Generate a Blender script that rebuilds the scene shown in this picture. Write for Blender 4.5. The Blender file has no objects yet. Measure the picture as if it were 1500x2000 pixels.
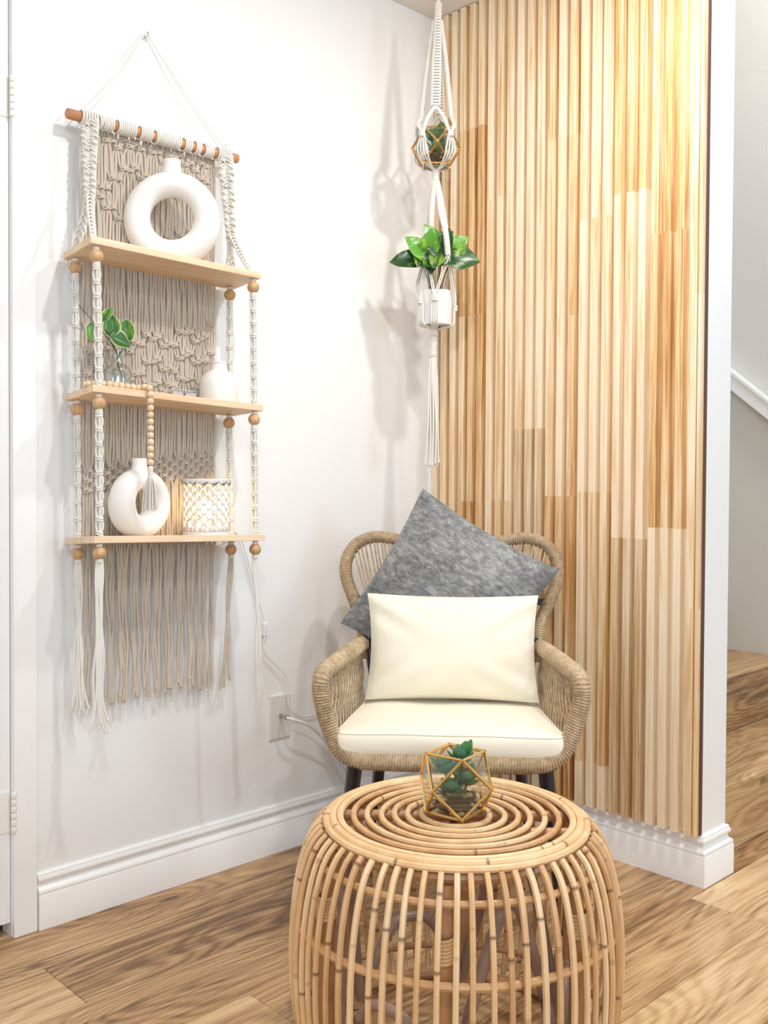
import bpy, math, random
from mathutils import Vector, Matrix, Quaternion
R = math.radians
PI = math.pi
rnd = random.Random(7)
SC = bpy.context.scene
COL = SC.collection

# ------------------------------------------------------------------ camera
cam_d = bpy.data.cameras.new('camera')
cam = bpy.data.objects.new('camera', cam_d)
COL.objects.link(cam)
CP = Vector((2.1729, -2.3313, 1.05))
rt = Vector((0.69365, 0.72029, 0.00541)); up = Vector((-0.01885, 0.01065, 0.99977)); fw = Vector((-0.72007, 0.69359, -0.02096))
mw = Matrix((rt, up, -fw)).transposed().to_4x4()
mw.translation = CP
cam.matrix_world = mw
cam_d.sensor_fit = 'VERTICAL'
cam_d.sensor_height = 24.0
cam_d.lens = 1946.9 * 24.0 / 2000.0
cam_d.shift_y = -39.2 / 2000.0
cam_d.clip_start = 0.05
SC.camera = cam

# ------------------------------------------------------------------ world, lights, exposure
world = bpy.data.worlds.new('world')
SC.world = world
world.use_nodes = True
bg = world.node_tree.nodes['Background']
bg.inputs[0].default_value = (0.84, 0.92, 1.0, 1)
bg.inputs[1].default_value = 0.80


def area(name, loc, target, size, power, colr):
    d = bpy.data.lights.new(name, 'AREA')
    d.shape = 'DISK'
    d.size = size
    d.energy = power
    d.color = colr
    o = bpy.data.objects.new(name, d)
    o.location = loc
    o.rotation_euler = (Vector(target) - Vector(loc)).to_track_quat('-Z', 'Y').to_euler()
    COL.objects.link(o)
    return o


WARM = (1.0, 0.98, 0.95)
area('recessed_lamp', (1.22, -1.12, 2.455), (0.9, -0.85, 0), 0.07, 12, WARM)
area('recessed_lamp', (1.08, -0.42, 2.455), (0.98, -0.38, 0), 0.09, 11, WARM)
area('recessed_lamp', (2.3, -2.4, 2.455), (1.7, -1.6, 0), 0.14, 16, WARM)
area('recessed_lamp', (3.1, -1.3, 2.455), (1.8, -0.8, 0.2), 0.14, 8, WARM)
area('fill_daylight', (4.6, -4.2, 1.5), (0.6, -0.7, 1.0), 1.8, 40, (0.86, 0.93, 1.0))  # added soft cool fill from behind the camera
area('hall_daylight', (4.4, 0.2, 1.5), (0.9, 0.1, 1.2), 1.0, 20, (0.62, 0.80, 1.0))
area('stairwell_lamp', (1.2, 0.55, 3.5), (0.8, 1.13, 1.6), 0.5, 25, WARM)
SC.view_settings.view_transform = 'Standard'
SC.view_settings.look = 'None'
SC.view_settings.gamma = 1.0
SC.view_settings.use_curve_mapping = False
SC.view_settings.exposure = 0.08
SC.cycles.use_denoising = True
SC.cycles.max_bounces = 8
SC.cycles.transparent_max_bounces = 24
SC.cycles.caustics_reflective = False
SC.cycles.caustics_refractive = False
SC.cycles.sample_clamp_indirect = 6.0


# ------------------------------------------------------------------ material helpers
def newmat(name):
    m = bpy.data.materials.new(name)
    m.use_nodes = True
    nt = m.node_tree
    b = nt.nodes['Principled BSDF']
    return m, nt, b


def nd(nt, typ, **kw):
    n = nt.nodes.new(typ)
    for k, v in kw.items():
        if k.startswith('i_'):
            key = k[2:]
            n.inputs[int(key) if key.isdigit() else key].default_value = v
        else:
            setattr(n, k, v)
    return n


def L(nt, a, b):
    nt.links.new(a, b)


def ramp(nt, fac, stops):
    r = nt.nodes.new('ShaderNodeValToRGB')
    e = r.color_ramp.elements
    while len(e) < len(stops):
        e.new(0.5)
    for el, (p, c) in zip(e, stops):
        el.position = p
        el.color = (*c, 1)
    L(nt, fac, r.inputs[0])
    return r.outputs[0]


def math_(nt, op, a, b=None, c=None):
    n = nt.nodes.new('ShaderNodeMath')
    n.operation = op
    for i, v in enumerate((a, b, c)):
        if v is None:
            continue
        if isinstance(v, (int, float)):
            n.inputs[i].default_value = v
        else:
            L(nt, v, n.inputs[i])
    return n.outputs[0]


def mix(nt, fac, a, b, mode='MIX'):
    n = nt.nodes.new('ShaderNodeMix')
    n.data_type = 'RGBA'
    n.blend_type = mode
    for sock, v in ((n.inputs[0], fac), (n.inputs[6], a), (n.inputs[7], b)):
        if isinstance(v, (int, float)):
            sock.default_value = v
        elif isinstance(v, tuple):
            sock.default_value = (*v, 1)
        else:
            L(nt, v, sock)
    return n.outputs[2]


def noise(nt, vec, scale, detail=3, rough=0.55, dist=0.0):
    n = nd(nt, 'ShaderNodeTexNoise')
    n.inputs['Scale'].default_value = scale
    n.inputs['Detail'].default_value = detail
    n.inputs['Roughness'].default_value = rough
    n.inputs['Distortion'].default_value = dist
    if vec is not None:
        L(nt, vec, n.inputs['Vector'])
    return n.outputs[0]


def bump(nt, b, h, strength=0.2, dist=0.002):
    n = nd(nt, 'ShaderNodeBump')
    n.inputs['Strength'].default_value = strength
    n.inputs['Distance'].default_value = dist
    L(nt, h, n.inputs['Height'])
    L(nt, n.outputs[0], b.inputs['Normal'])


def scaled(nt, src, s):
    n = nd(nt, 'ShaderNodeVectorMath', operation='MULTIPLY')
    n.inputs[1].default_value = s
    L(nt, src, n.inputs[0])
    return n.outputs[0]


def plain(name, col, rough=0.5, metal=0.0, nscale=None, nstr=0.2, ndist=0.002, var=0.0, sheen=0.0, coat=0.0):
    m, nt, b = newmat(name)
    b.inputs['Base Color'].default_value = (*col, 1)
    b.inputs['Roughness'].default_value = rough
    b.inputs['Metallic'].default_value = metal
    b.inputs['Sheen Weight'].default_value = sheen
    b.inputs['Coat Weight'].default_value = coat
    tc = nd(nt, 'ShaderNodeTexCoord')
    if nscale:
        n = noise(nt, tc.outputs['Object'], nscale, 3)
        bump(nt, b, n, nstr, ndist)
    if var:
        n2 = noise(nt, tc.outputs['Object'], 9.0, 3)
        dark = tuple(c * (1 - var) for c in col)
        L(nt, mix(nt, n2, dark, col), b.inputs['Base Color'])
    return m


MAT = {}
MAT['wall'] = plain('wall_paint', (0.85, 0.865, 0.875), 0.55, nscale=160, nstr=0.12, ndist=0.0015)
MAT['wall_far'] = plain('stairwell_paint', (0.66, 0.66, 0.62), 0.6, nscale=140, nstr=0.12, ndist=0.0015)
MAT['ceil'] = plain('ceiling_paint', (0.84, 0.81, 0.77), 0.7, nscale=120, nstr=0.2)
MAT['trim'] = plain('white_gloss_trim', (0.88, 0.88, 0.88), 0.28, nscale=25, nstr=0.03)
MAT['door'] = plain('white_door_paint', (0.86, 0.86, 0.86), 0.35, nscale=60, nstr=0.03)
MAT['hinge'] = plain('painted_hinge', (0.86, 0.83, 0.78), 0.35)
MAT['gap'] = plain('dark_gap', (0.03, 0.028, 0.025), 0.9)
MAT['ceramic'] = plain('matte_white_ceramic', (0.88, 0.86, 0.83), 0.55, nscale=180, nstr=0.05)
MAT['gloss_ceramic'] = plain('glossy_white_ceramic', (0.87, 0.85, 0.81), 0.12, coat=0.3)
MAT['warmer'] = plain('grey_white_ceramic', (0.74, 0.73, 0.71), 0.3)
MAT['black'] = plain('black_painted_steel', (0.012, 0.016, 0.022), 0.25, nscale=200, nstr=0.02, coat=0.3)
MAT['gold'] = plain('brass_gold', (0.90, 0.56, 0.20), 0.22, metal=1.0, nscale=90, nstr=0.05)
MAT['chrome'] = plain('steel_connector', (0.55, 0.55, 0.55), 0.25, metal=1.0)
MAT['plastic'] = plain('white_plastic', (0.83, 0.82, 0.80), 0.35)
MAT['plate'] = plain('ivory_plastic_plate', (0.74, 0.72, 0.69), 0.35)
MAT['cable'] = plain('white_cable', (0.80, 0.80, 0.80), 0.35)
MAT['wax'] = plain('pink_wax', (0.88, 0.62, 0.58), 0.4)
MAT['cream'] = plain('cream_canvas', (0.88, 0.825, 0.68), 0.85, nscale=420, nstr=0.10, ndist=0.001, sheen=0.2)
MAT['grey_glue'] = plain('grey_washer', (0.55, 0.58, 0.62), 0.6)
MAT['soil'] = plain('dark_soil', (0.05, 0.035, 0.02), 0.9, nscale=120, nstr=0.6)
MAT['gap_shade'] = plain('shadow_gap_brown', (0.10, 0.045, 0.035), 0.6)  # dark brown standing for the shadow line beside the slats
MAT['stem'] = plain('brown_stem', (0.10, 0.10, 0.035), 0.6)
MAT['succ'] = plain('succulent_green', (0.10, 0.30, 0.10), 0.4, var=0.5)
MAT['succ2'] = plain('succulent_blue_green', (0.15, 0.36, 0.21), 0.4, var=0.4)


def cotton(name, col):
    m, nt, b = newmat(name)
    tc = nd(nt, 'ShaderNodeTexCoord')
    n = noise(nt, tc.outputs['Object'], 14, 2)
    L(nt, mix(nt, n, tuple(c * 0.86 for c in col), col), b.inputs['Base Color'])
    b.inputs['Roughness'].default_value = 0.9
    b.inputs['Sheen Weight'].default_value = 0.15
    w = nd(nt, 'ShaderNodeTexWave')
    w.inputs['Scale'].default_value = 150
    w.inputs['Distortion'].default_value = 3
    w.bands_direction = 'DIAGONAL'
    L(nt, tc.outputs['Object'], w.inputs['Vector'])
    bump(nt, b, w.outputs[1], 0.5, 0.001)
    return m


MAT['cotton'] = cotton('white_cotton_cord', (0.88, 0.85, 0.79))
MAT['cotton_shaded'] = cotton('shaded_cotton_cord', (0.66, 0.57, 0.47))  # the cord's cotton again, darkened for the shade behind the shelves


def velvet():
    m, nt, b = newmat('grey_chenille')
    tc = nd(nt, 'ShaderNodeTexCoord')
    n1 = noise(nt, scaled(nt, tc.outputs['Object'], (1, 1.8, 1)), 42, 6, 0.78, 0.3)
    n2 = noise(nt, tc.outputs['Object'], 7, 3)
    f = math_(nt, 'ADD', math_(nt, 'MULTIPLY', n1, 0.75), math_(nt, 'MULTIPLY', n2, 0.3))
    c = ramp(nt, f, [(0.38, (0.085, 0.09, 0.095)), (0.52, (0.205, 0.21, 0.21)), (0.66, (0.42, 0.42, 0.41))])
    L(nt, c, b.inputs['Base Color'])
    b.inputs['Roughness'].default_value = 0.9
    b.inputs['Sheen Weight'].default_value = 0.4
    b.inputs['Sheen Roughness'].default_value = 0.4
    w = noise(nt, scaled(nt, tc.outputs['Object'], (1, 3, 1)), 160, 3)
    bump(nt, b, w, 0.5, 0.002)
    return m


MAT['velvet'] = velvet()


def rope_mat():
    m, nt, b = newmat('seagrass_rope')
    tc = nd(nt, 'ShaderNodeTexCoord')
    n = noise(nt, tc.outputs['Object'], 90, 3)
    n2 = noise(nt, tc.outputs['Object'], 12, 2)
    c = ramp(nt, math_(nt, 'ADD', math_(nt, 'MULTIPLY', n, 0.6), math_(nt, 'MULTIPLY', n2, 0.4)),
             [(0.3, (0.30, 0.205, 0.115)), (0.5, (0.47, 0.35, 0.215)), (0.7, (0.64, 0.51, 0.35))])
    L(nt, c, b.inputs['Base Color'])
    b.inputs['Roughness'].default_value = 0.75
    bump(nt, b, noise(nt, tc.outputs['Object'], 600, 2), 0.4, 0.001)
    return m


MAT['rope'] = rope_mat()


def rattan_mat(name, c0, c1, c2, rough=0.42):
    # colour attribute "node" marks the dark joints of the cane
    m, nt, b = newmat(name)
    tc = nd(nt, 'ShaderNodeTexCoord')
    oi = nd(nt, 'ShaderNodeObjectInfo')
    n = noise(nt, scaled(nt, tc.outputs['Object'], (1, 1, 0.35)), 26, 4, 0.6)
    f = math_(nt, 'ADD', math_(nt, 'MULTIPLY', n, 0.65), math_(nt, 'MULTIPLY', oi.outputs['Random'], 0.35))
    base = ramp(nt, f, [(0.25, c0), (0.5, c1), (0.75, c2)])
    at = nd(nt, 'ShaderNodeAttribute')
    at.attribute_name = 'node'
    L(nt, mix(nt, at.outputs['Fac'], base, (0.10, 0.045, 0.02)), b.inputs['Base Color'])
    b.inputs['Roughness'].default_value = rough
    b.inputs['Coat Weight'].default_value = 0.25
    b.inputs['Coat Roughness'].default_value = 0.25
    return m


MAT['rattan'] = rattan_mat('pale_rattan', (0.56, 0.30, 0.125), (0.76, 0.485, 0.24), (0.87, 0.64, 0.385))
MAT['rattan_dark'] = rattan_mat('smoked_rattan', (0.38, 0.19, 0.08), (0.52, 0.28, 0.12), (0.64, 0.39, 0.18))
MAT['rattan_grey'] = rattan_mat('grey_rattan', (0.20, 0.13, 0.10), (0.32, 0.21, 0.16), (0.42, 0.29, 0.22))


def wood(name, cols, gscale=(70, 70, 3), rough=0.5, rings=True, bumps=0.15):
    m, nt, b = newmat(name)
    tc = nd(nt, 'ShaderNodeTexCoord')
    oi = nd(nt, 'ShaderNodeObjectInfo')
    add = nd(nt, 'ShaderNodeVectorMath', operation='ADD')
    L(nt, tc.outputs['Object'], add.inputs[0])
    L(nt, scaled(nt, oi.outputs['Random'], (3.1, 5.7, 2.3)), add.inputs[1])
    v = scaled(nt, add.outputs[0], gscale)
    n = noise(nt, v, 1.0, 5, 0.6, 0.8)
    n2 = noise(nt, scaled(nt, v, (0.25, 0.25, 0.25)), 1.0, 2)
    f = math_(nt, 'ADD', math_(nt, 'MULTIPLY', n, 0.6), math_(nt, 'MULTIPLY', n2, 0.4))
    L(nt, ramp(nt, f, [(0.32, cols[0]), (0.5, cols[1]), (0.66, cols[2])]), b.inputs['Base Color'])
    b.inputs['Roughness'].default_value = rough
    bump(nt, b, n, bumps, 0.001)
    return m


MAT['pine'] = wood('pine_shelf_board', [(0.68, 0.45, 0.26), (0.80, 0.60, 0.40), (0.88, 0.71, 0.52)], (60, 4, 60))
MAT['dowel'] = wood('stained_dowel', [(0.34, 0.14, 0.06), (0.50, 0.23, 0.10), (0.60, 0.31, 0.15)], (60, 5, 60))
MAT['bead'] = wood('tan_bead_wood', [(0.42, 0.24, 0.11), (0.58, 0.36, 0.18), (0.70, 0.47, 0.26)], (120, 120, 30), 0.4)
MAT['bead_lt'] = wood('pale_bead_wood', [(0.68, 0.46, 0.28), (0.80, 0.60, 0.40), (0.86, 0.70, 0.52)], (120, 120, 30), 0.5)


def slat_mat():
    m, nt, b = newmat('finger_jointed_slat_wood')
    g = nd(nt, 'ShaderNodeNewGeometry')
    oi = nd(nt, 'ShaderNodeObjectInfo')
    s = nd(nt, 'ShaderNodeSeparateXYZ')
    L(nt, g.outputs['Position'], s.inputs[0])
    board = math_(nt, 'FLOOR', math_(nt, 'DIVIDE', math_(nt, 'ADD', s.outputs[0], 0.008), 0.111))
    wn = nd(nt, 'ShaderNodeTexWhiteNoise', noise_dimensions='1D')
    L(nt, board, wn.inputs['W'])
    wn0 = wn.outputs['Value']
    seg = math_(nt, 'FLOOR', math_(nt, 'DIVIDE', math_(nt, 'ADD', s.outputs[2], math_(nt, 'MULTIPLY', wn0, 5.0)),
                                   math_(nt, 'ADD', 0.50, math_(nt, 'MULTIPLY', wn0, 0.45))))
    cb = nd(nt, 'ShaderNodeCombineXYZ')
    L(nt, board, cb.inputs[0])
    L(nt, seg, cb.inputs[1])
    wn2 = nd(nt, 'ShaderNodeTexWhiteNoise', noise_dimensions='3D')
    L(nt, cb.outputs[0], wn2.inputs['Vector'])
    tone = wn2.outputs['Value']
    off = nd(nt, 'ShaderNodeVectorMath', operation='ADD')
    L(nt, g.outputs['Position'], off.inputs[0])
    L(nt, scaled(nt, wn2.outputs['Color'], (7, 3, 9)), off.inputs[1])
    v = scaled(nt, off.outputs[0], (95, 95, 2.2))
    n = noise(nt, v, 1.0, 5, 0.6, 1.3)
    nf = noise(nt, scaled(nt, off.outputs[0], (420, 420, 6)), 1.0, 2)
    nb = noise(nt, scaled(nt, off.outputs[0], (18, 18, 1.1)), 1.0, 2, 0.5, 0.5)
    f = math_(nt, 'ADD', math_(nt, 'MULTIPLY', n, 0.52), math_(nt, 'MULTIPLY', nf, 0.18))
    f = math_(nt, 'ADD', f, math_(nt, 'MULTIPLY', tone, 0.16))
    f = math_(nt, 'ADD', f, math_(nt, 'MULTIPLY', oi.outputs['Random'], 0.07))
    f = math_(nt, 'ADD', f, math_(nt, 'MULTIPLY', nb, 0.28))
    f = math_(nt, 'SUBTRACT', f, 0.050)
    base = ramp(nt, f, [(0.33, (0.33, 0.135, 0.036)), (0.43, (0.60, 0.315, 0.105)), (0.52, (0.79, 0.54, 0.285)), (0.63, (0.90, 0.755, 0.56))])
    grey = ramp(nt, f, [(0.30, (0.30, 0.22, 0.14)), (0.45, (0.55, 0.43, 0.29)), (0.68, (0.80, 0.70, 0.53))])
    isg = math_(nt, 'GREATER_THAN', math_(nt, 'FRACT', math_(nt, 'MULTIPLY', tone, 7.3)), 0.92)
    L(nt, mix(nt, math_(nt, 'MULTIPLY', isg, 0.4), base, grey), b.inputs['Base Color'])
    b.inputs['Roughness'].default_value = 0.45
    bump(nt, b, n, 0.12, 0.001)
    return m


MAT['slat'] = slat_mat()


def floor_mat(name, gains, along='Y'):
    m, nt, b = newmat(name)
    g = nd(nt, 'ShaderNodeNewGeometry')
    oi = nd(nt, 'ShaderNodeObjectInfo')
    off = nd(nt, 'ShaderNodeVectorMath', operation='ADD')
    L(nt, g.outputs['Position'], off.inputs[0])
    rv = nd(nt, 'ShaderNodeTexWhiteNoise', noise_dimensions='1D')
    L(nt, math_(nt, 'MULTIPLY', oi.outputs['Random'], 91.7), rv.inputs['W'])
    L(nt, scaled(nt, rv.outputs['Color'], (11, 13, 7)), off.inputs[1])
    p = off.outputs[0]
    n0 = noise(nt, scaled(nt, p, (9, 1.4, 9)), 1.0, 3, 0.5, 0.4)
    # growth rings: bands through a stretched, warped field
    warp = noise(nt, scaled(nt, p, (4.2, 0.9, 4.2)), 1.0, 2, 0.45, 0.3)
    ringv = math_(nt, 'SINE', math_(nt, 'MULTIPLY', warp, 95.0))
    fine = noise(nt, scaled(nt, p, (210, 8, 210)), 1.0, 5, 0.72)
    mid = noise(nt, scaled(nt, p, (46, 2.4, 46)), 1.0, 6, 0.68, 0.6)
    mask = noise(nt, scaled(nt, p, (7, 1.1, 7)), 1.0, 2)
    line = math_(nt, 'MULTIPLY', math_(nt, 'POWER', math_(nt, 'ABSOLUTE', ringv), 3.0), math_(nt, 'MULTIPLY', mask, -0.11))
    streak = noise(nt, scaled(nt, p, (85, 1.6, 85)), 1.0, 4, 0.7, 0.2)
    f = math_(nt, 'ADD', math_(nt, 'MULTIPLY', n0, 0.22), math_(nt, 'MULTIPLY', mid, 0.20))
    f = math_(nt, 'ADD', f, math_(nt, 'MULTIPLY', fine, 0.34))
    f = math_(nt, 'ADD', f, math_(nt, 'MULTIPLY', streak, 0.24))
    f = math_(nt, 'ADD', f, line)
    f = math_(nt, 'ADD', f, math_(nt, 'MULTIPLY', math_(nt, 'SUBTRACT', rv.outputs['Value'], 0.45), 0.12))
    c = ramp(nt, f, [(0.375, gains[0]), (0.44, gains[1]), (0.515, gains[2]), (0.60, gains[3])])
    # knots
    vo = nd(nt, 'ShaderNodeTexVoronoi')
    vo.inputs['Scale'].default_value = 1.0
    wv = nd(nt, 'ShaderNodeVectorMath', operation='ADD')
    L(nt, scaled(nt, p, (6.5, 2.4, 6.5)), wv.inputs[0])
    nn = nd(nt, 'ShaderNodeTexNoise')
    nn.inputs['Scale'].default_value = 9.0
    L(nt, p, nn.inputs['Vector'])
    L(nt, scaled(nt, nn.outputs['Color'], (0.22, 0.22, 0.22)), wv.inputs[1])
    L(nt, wv.outputs[0], vo.inputs['Vector'])
    kn = ramp(nt, vo.outputs['Distance'], [(0.035, (1, 1, 1)), (0.10, (0, 0, 0))])
    c = mix(nt, math_(nt, 'MULTIPLY', kn, 0.8), c, (0.055, 0.03, 0.018))
    L(nt, c, b.inputs['Base Color'])
    b.inputs['Roughness'].default_value = 0.38
    bump(nt, b, math_(nt, 'ADD', fine, math_(nt, 'MULTIPLY', ringv, 0.3)), 0.16, 0.001)
    return m


MAT['floor'] = floor_mat('oak_vinyl_plank', [(0.17, 0.085, 0.034), (0.37, 0.21, 0.095), (0.56, 0.355, 0.175), (0.71, 0.51, 0.29)])


def leaf_mat(name, base, edge, patch):
    # attribute "edge" runs from the midrib to the leaf margin
    m, nt, b = newmat(name)
    tc = nd(nt, 'ShaderNodeTexCoord')
    at = nd(nt, 'ShaderNodeAttribute')
    at.attribute_name = 'edge'
    oi = nd(nt, 'ShaderNodeObjectInfo')
    n = noise(nt, scaled(nt, tc.outputs['Object'], (1, 0.45, 1)), 60, 3)
    ef = math_(nt, 'MULTIPLY', math_(nt, 'GREATER_THAN', math_(nt, 'ADD', at.outputs['Fac'], math_(nt, 'MULTIPLY', n, 0.10)), 0.90), 1.0)
    pf = ramp(nt, math_(nt, 'ADD', n, math_(nt, 'MULTIPLY', oi.outputs['Random'], 0.22)), [(0.60, (0, 0, 0)), (0.70, (1, 1, 1))])
    c = mix(nt, math_(nt, 'MULTIPLY', pf, 0.75), base, patch)
    c = mix(nt, ef, c, edge)
    L(nt, c, b.inputs['Base Color'])
    b.inputs['Roughness'].default_value = 0.3
    b.inputs['Subsurface Weight'].default_value = 0.0
    return m


MAT['hoya'] = leaf_mat('cream_edged_leaf', (0.035, 0.135, 0.025), (0.80, 0.80, 0.42), (0.20, 0.42, 0.06))
MAT['pothos_dark'] = leaf_mat('dark_variegated_leaf', (0.02, 0.075, 0.015), (0.05, 0.14, 0.03), (0.22, 0.36, 0.05))
MAT['pothos_lime'] = leaf_mat('lime_leaf', (0.11, 0.33, 0.03), (0.15, 0.38, 0.04), (0.38, 0.58, 0.09))


def thin_glass(name, tint=(0.96, 0.98, 0.97), refl=1.0):
    m, nt, b = newmat(name)
    nt.nodes.remove(b)
    out = nt.nodes['Material Output']
    tr = nd(nt, 'ShaderNodeBsdfTransparent')
    tr.inputs[0].default_value = (*tint, 1)
    gl = nd(nt, 'ShaderNodeBsdfGlossy')
    gl.inputs['Roughness'].default_value = 0.03
    lw = nd(nt, 'ShaderNodeLayerWeight')
    lw.inputs[0].default_value = 0.5
    ms = nd(nt, 'ShaderNodeMixShader')
    L(nt, math_(nt, 'ADD', 0.045 * refl, math_(nt, 'MULTIPLY', math_(nt, 'POWER', lw.outputs['Facing'], 4.0), 0.55 * refl)), ms.inputs[0])
    L(nt, tr.outputs[0], ms.inputs[1])
    L(nt, gl.outputs[0], ms.inputs[2])
    L(nt, ms.outputs[0], out.inputs[0])
    return m


MAT['pane'] = thin_glass('clear_pane', (0.97, 0.985, 0.978), 1.5)
MAT['bottle_glass'] = thin_glass('clear_bottle_glass', (0.965, 0.985, 0.985), 2.2)


def pebble_mat():
    m, nt, b = newmat('river_pebble')
    oi = nd(nt, 'ShaderNodeObjectInfo')
    L(nt, ramp(nt, oi.outputs['Random'], [(0.0, (0.16, 0.10, 0.045)), (0.35, (0.42, 0.29, 0.13)), (0.7, (0.68, 0.54, 0.30)), (1.0, (0.24, 0.18, 0.11))]), b.inputs['Base Color'])
    b.inputs['Roughness'].default_value = 0.25
    return m


MAT['pebble'] = pebble_mat()


def emit_mat(name, col, s):
    m, nt, b = newmat(name)
    b.inputs['Emission Color'].default_value = (*col, 1)
    b.inputs['Emission Strength'].default_value = s
    return m


MAT['bulb'] = emit_mat('warm_bulb_glass', (1.0, 0.75, 0.42), 10)


# ------------------------------------------------------------------ mesh builder
def sample(pts, n, closed=False):
    """Catmull-Rom through pts, n samples evenly spaced in arc length."""
    P = [Vector(p) for p in pts]
    if len(P) == 2:
        return [P[0].lerp(P[1], i / (n - 1)) for i in range(n)]
    dense = []
    m = len(P)
    segs = m if closed else m - 1
    for i in range(segs):
        if closed:
            a, b_, c, d = P[(i - 1) % m], P[i], P[(i + 1) % m], P[(i + 2) % m]
        else:
            b_, c = P[i], P[i + 1]
            a = P[i - 1] if i > 0 else b_ * 2 - c
            d = P[i + 2] if i + 2 < m else c * 2 - b_
        for k in range(12):
            t = k / 12
            dense.append(0.5 * ((2 * b_) + (c - a) * t + (2 * a - 5 * b_ + 4 * c - d) * t * t + (3 * b_ - a - 3 * c + d) * t ** 3))
    dense.append(P[0].copy() if closed else P[-1].copy())
    acc = [0.0]
    for i in range(1, len(dense)):
        acc.append(acc[-1] + (dense[i] - dense[i - 1]).length)
    tot = acc[-1]
    out = []
    j = 0
    cnt = n if closed else n - 1
    for i in range(n):
        s = tot * i / cnt
        while j < len(acc) - 2 and acc[j + 1] < s:
            j += 1
        d = acc[j + 1] - acc[j]
        t = 0 if d < 1e-9 else (s - acc[j]) / d
        out.append(dense[j].lerp(dense[j + 1], min(1, max(0, t))))
    return out


def plen(pts):
    return sum((Vector(pts[i + 1]) - Vector(pts[i])).length for i in range(len(pts) - 1))


def frames(P, closed=False):
    n = len(P)
    T = []
    for i in range(n):
        if closed:
            t = P[(i + 1) % n] - P[(i - 1) % n]
        else:
            t = P[min(i + 1, n - 1)] - P[max(i - 1, 0)]
        T.append(t.normalized() if t.length > 1e-12 else Vector((0, 0, 1)))
    ref = Vector((0, 0, 1)) if abs(T[0].z) < 0.9 else Vector((1, 0, 0))
    N = [(ref - T[0] * ref.dot(T[0])).normalized()]
    for i in range(1, n):
        q = T[i - 1].rotation_difference(T[i])
        v = q @ N[-1]
        v = (v - T[i] * v.dot(T[i])).normalized()
        N.append(v)
    B = [T[i].cross(N[i]) for i in range(n)]
    return T, N, B


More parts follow.
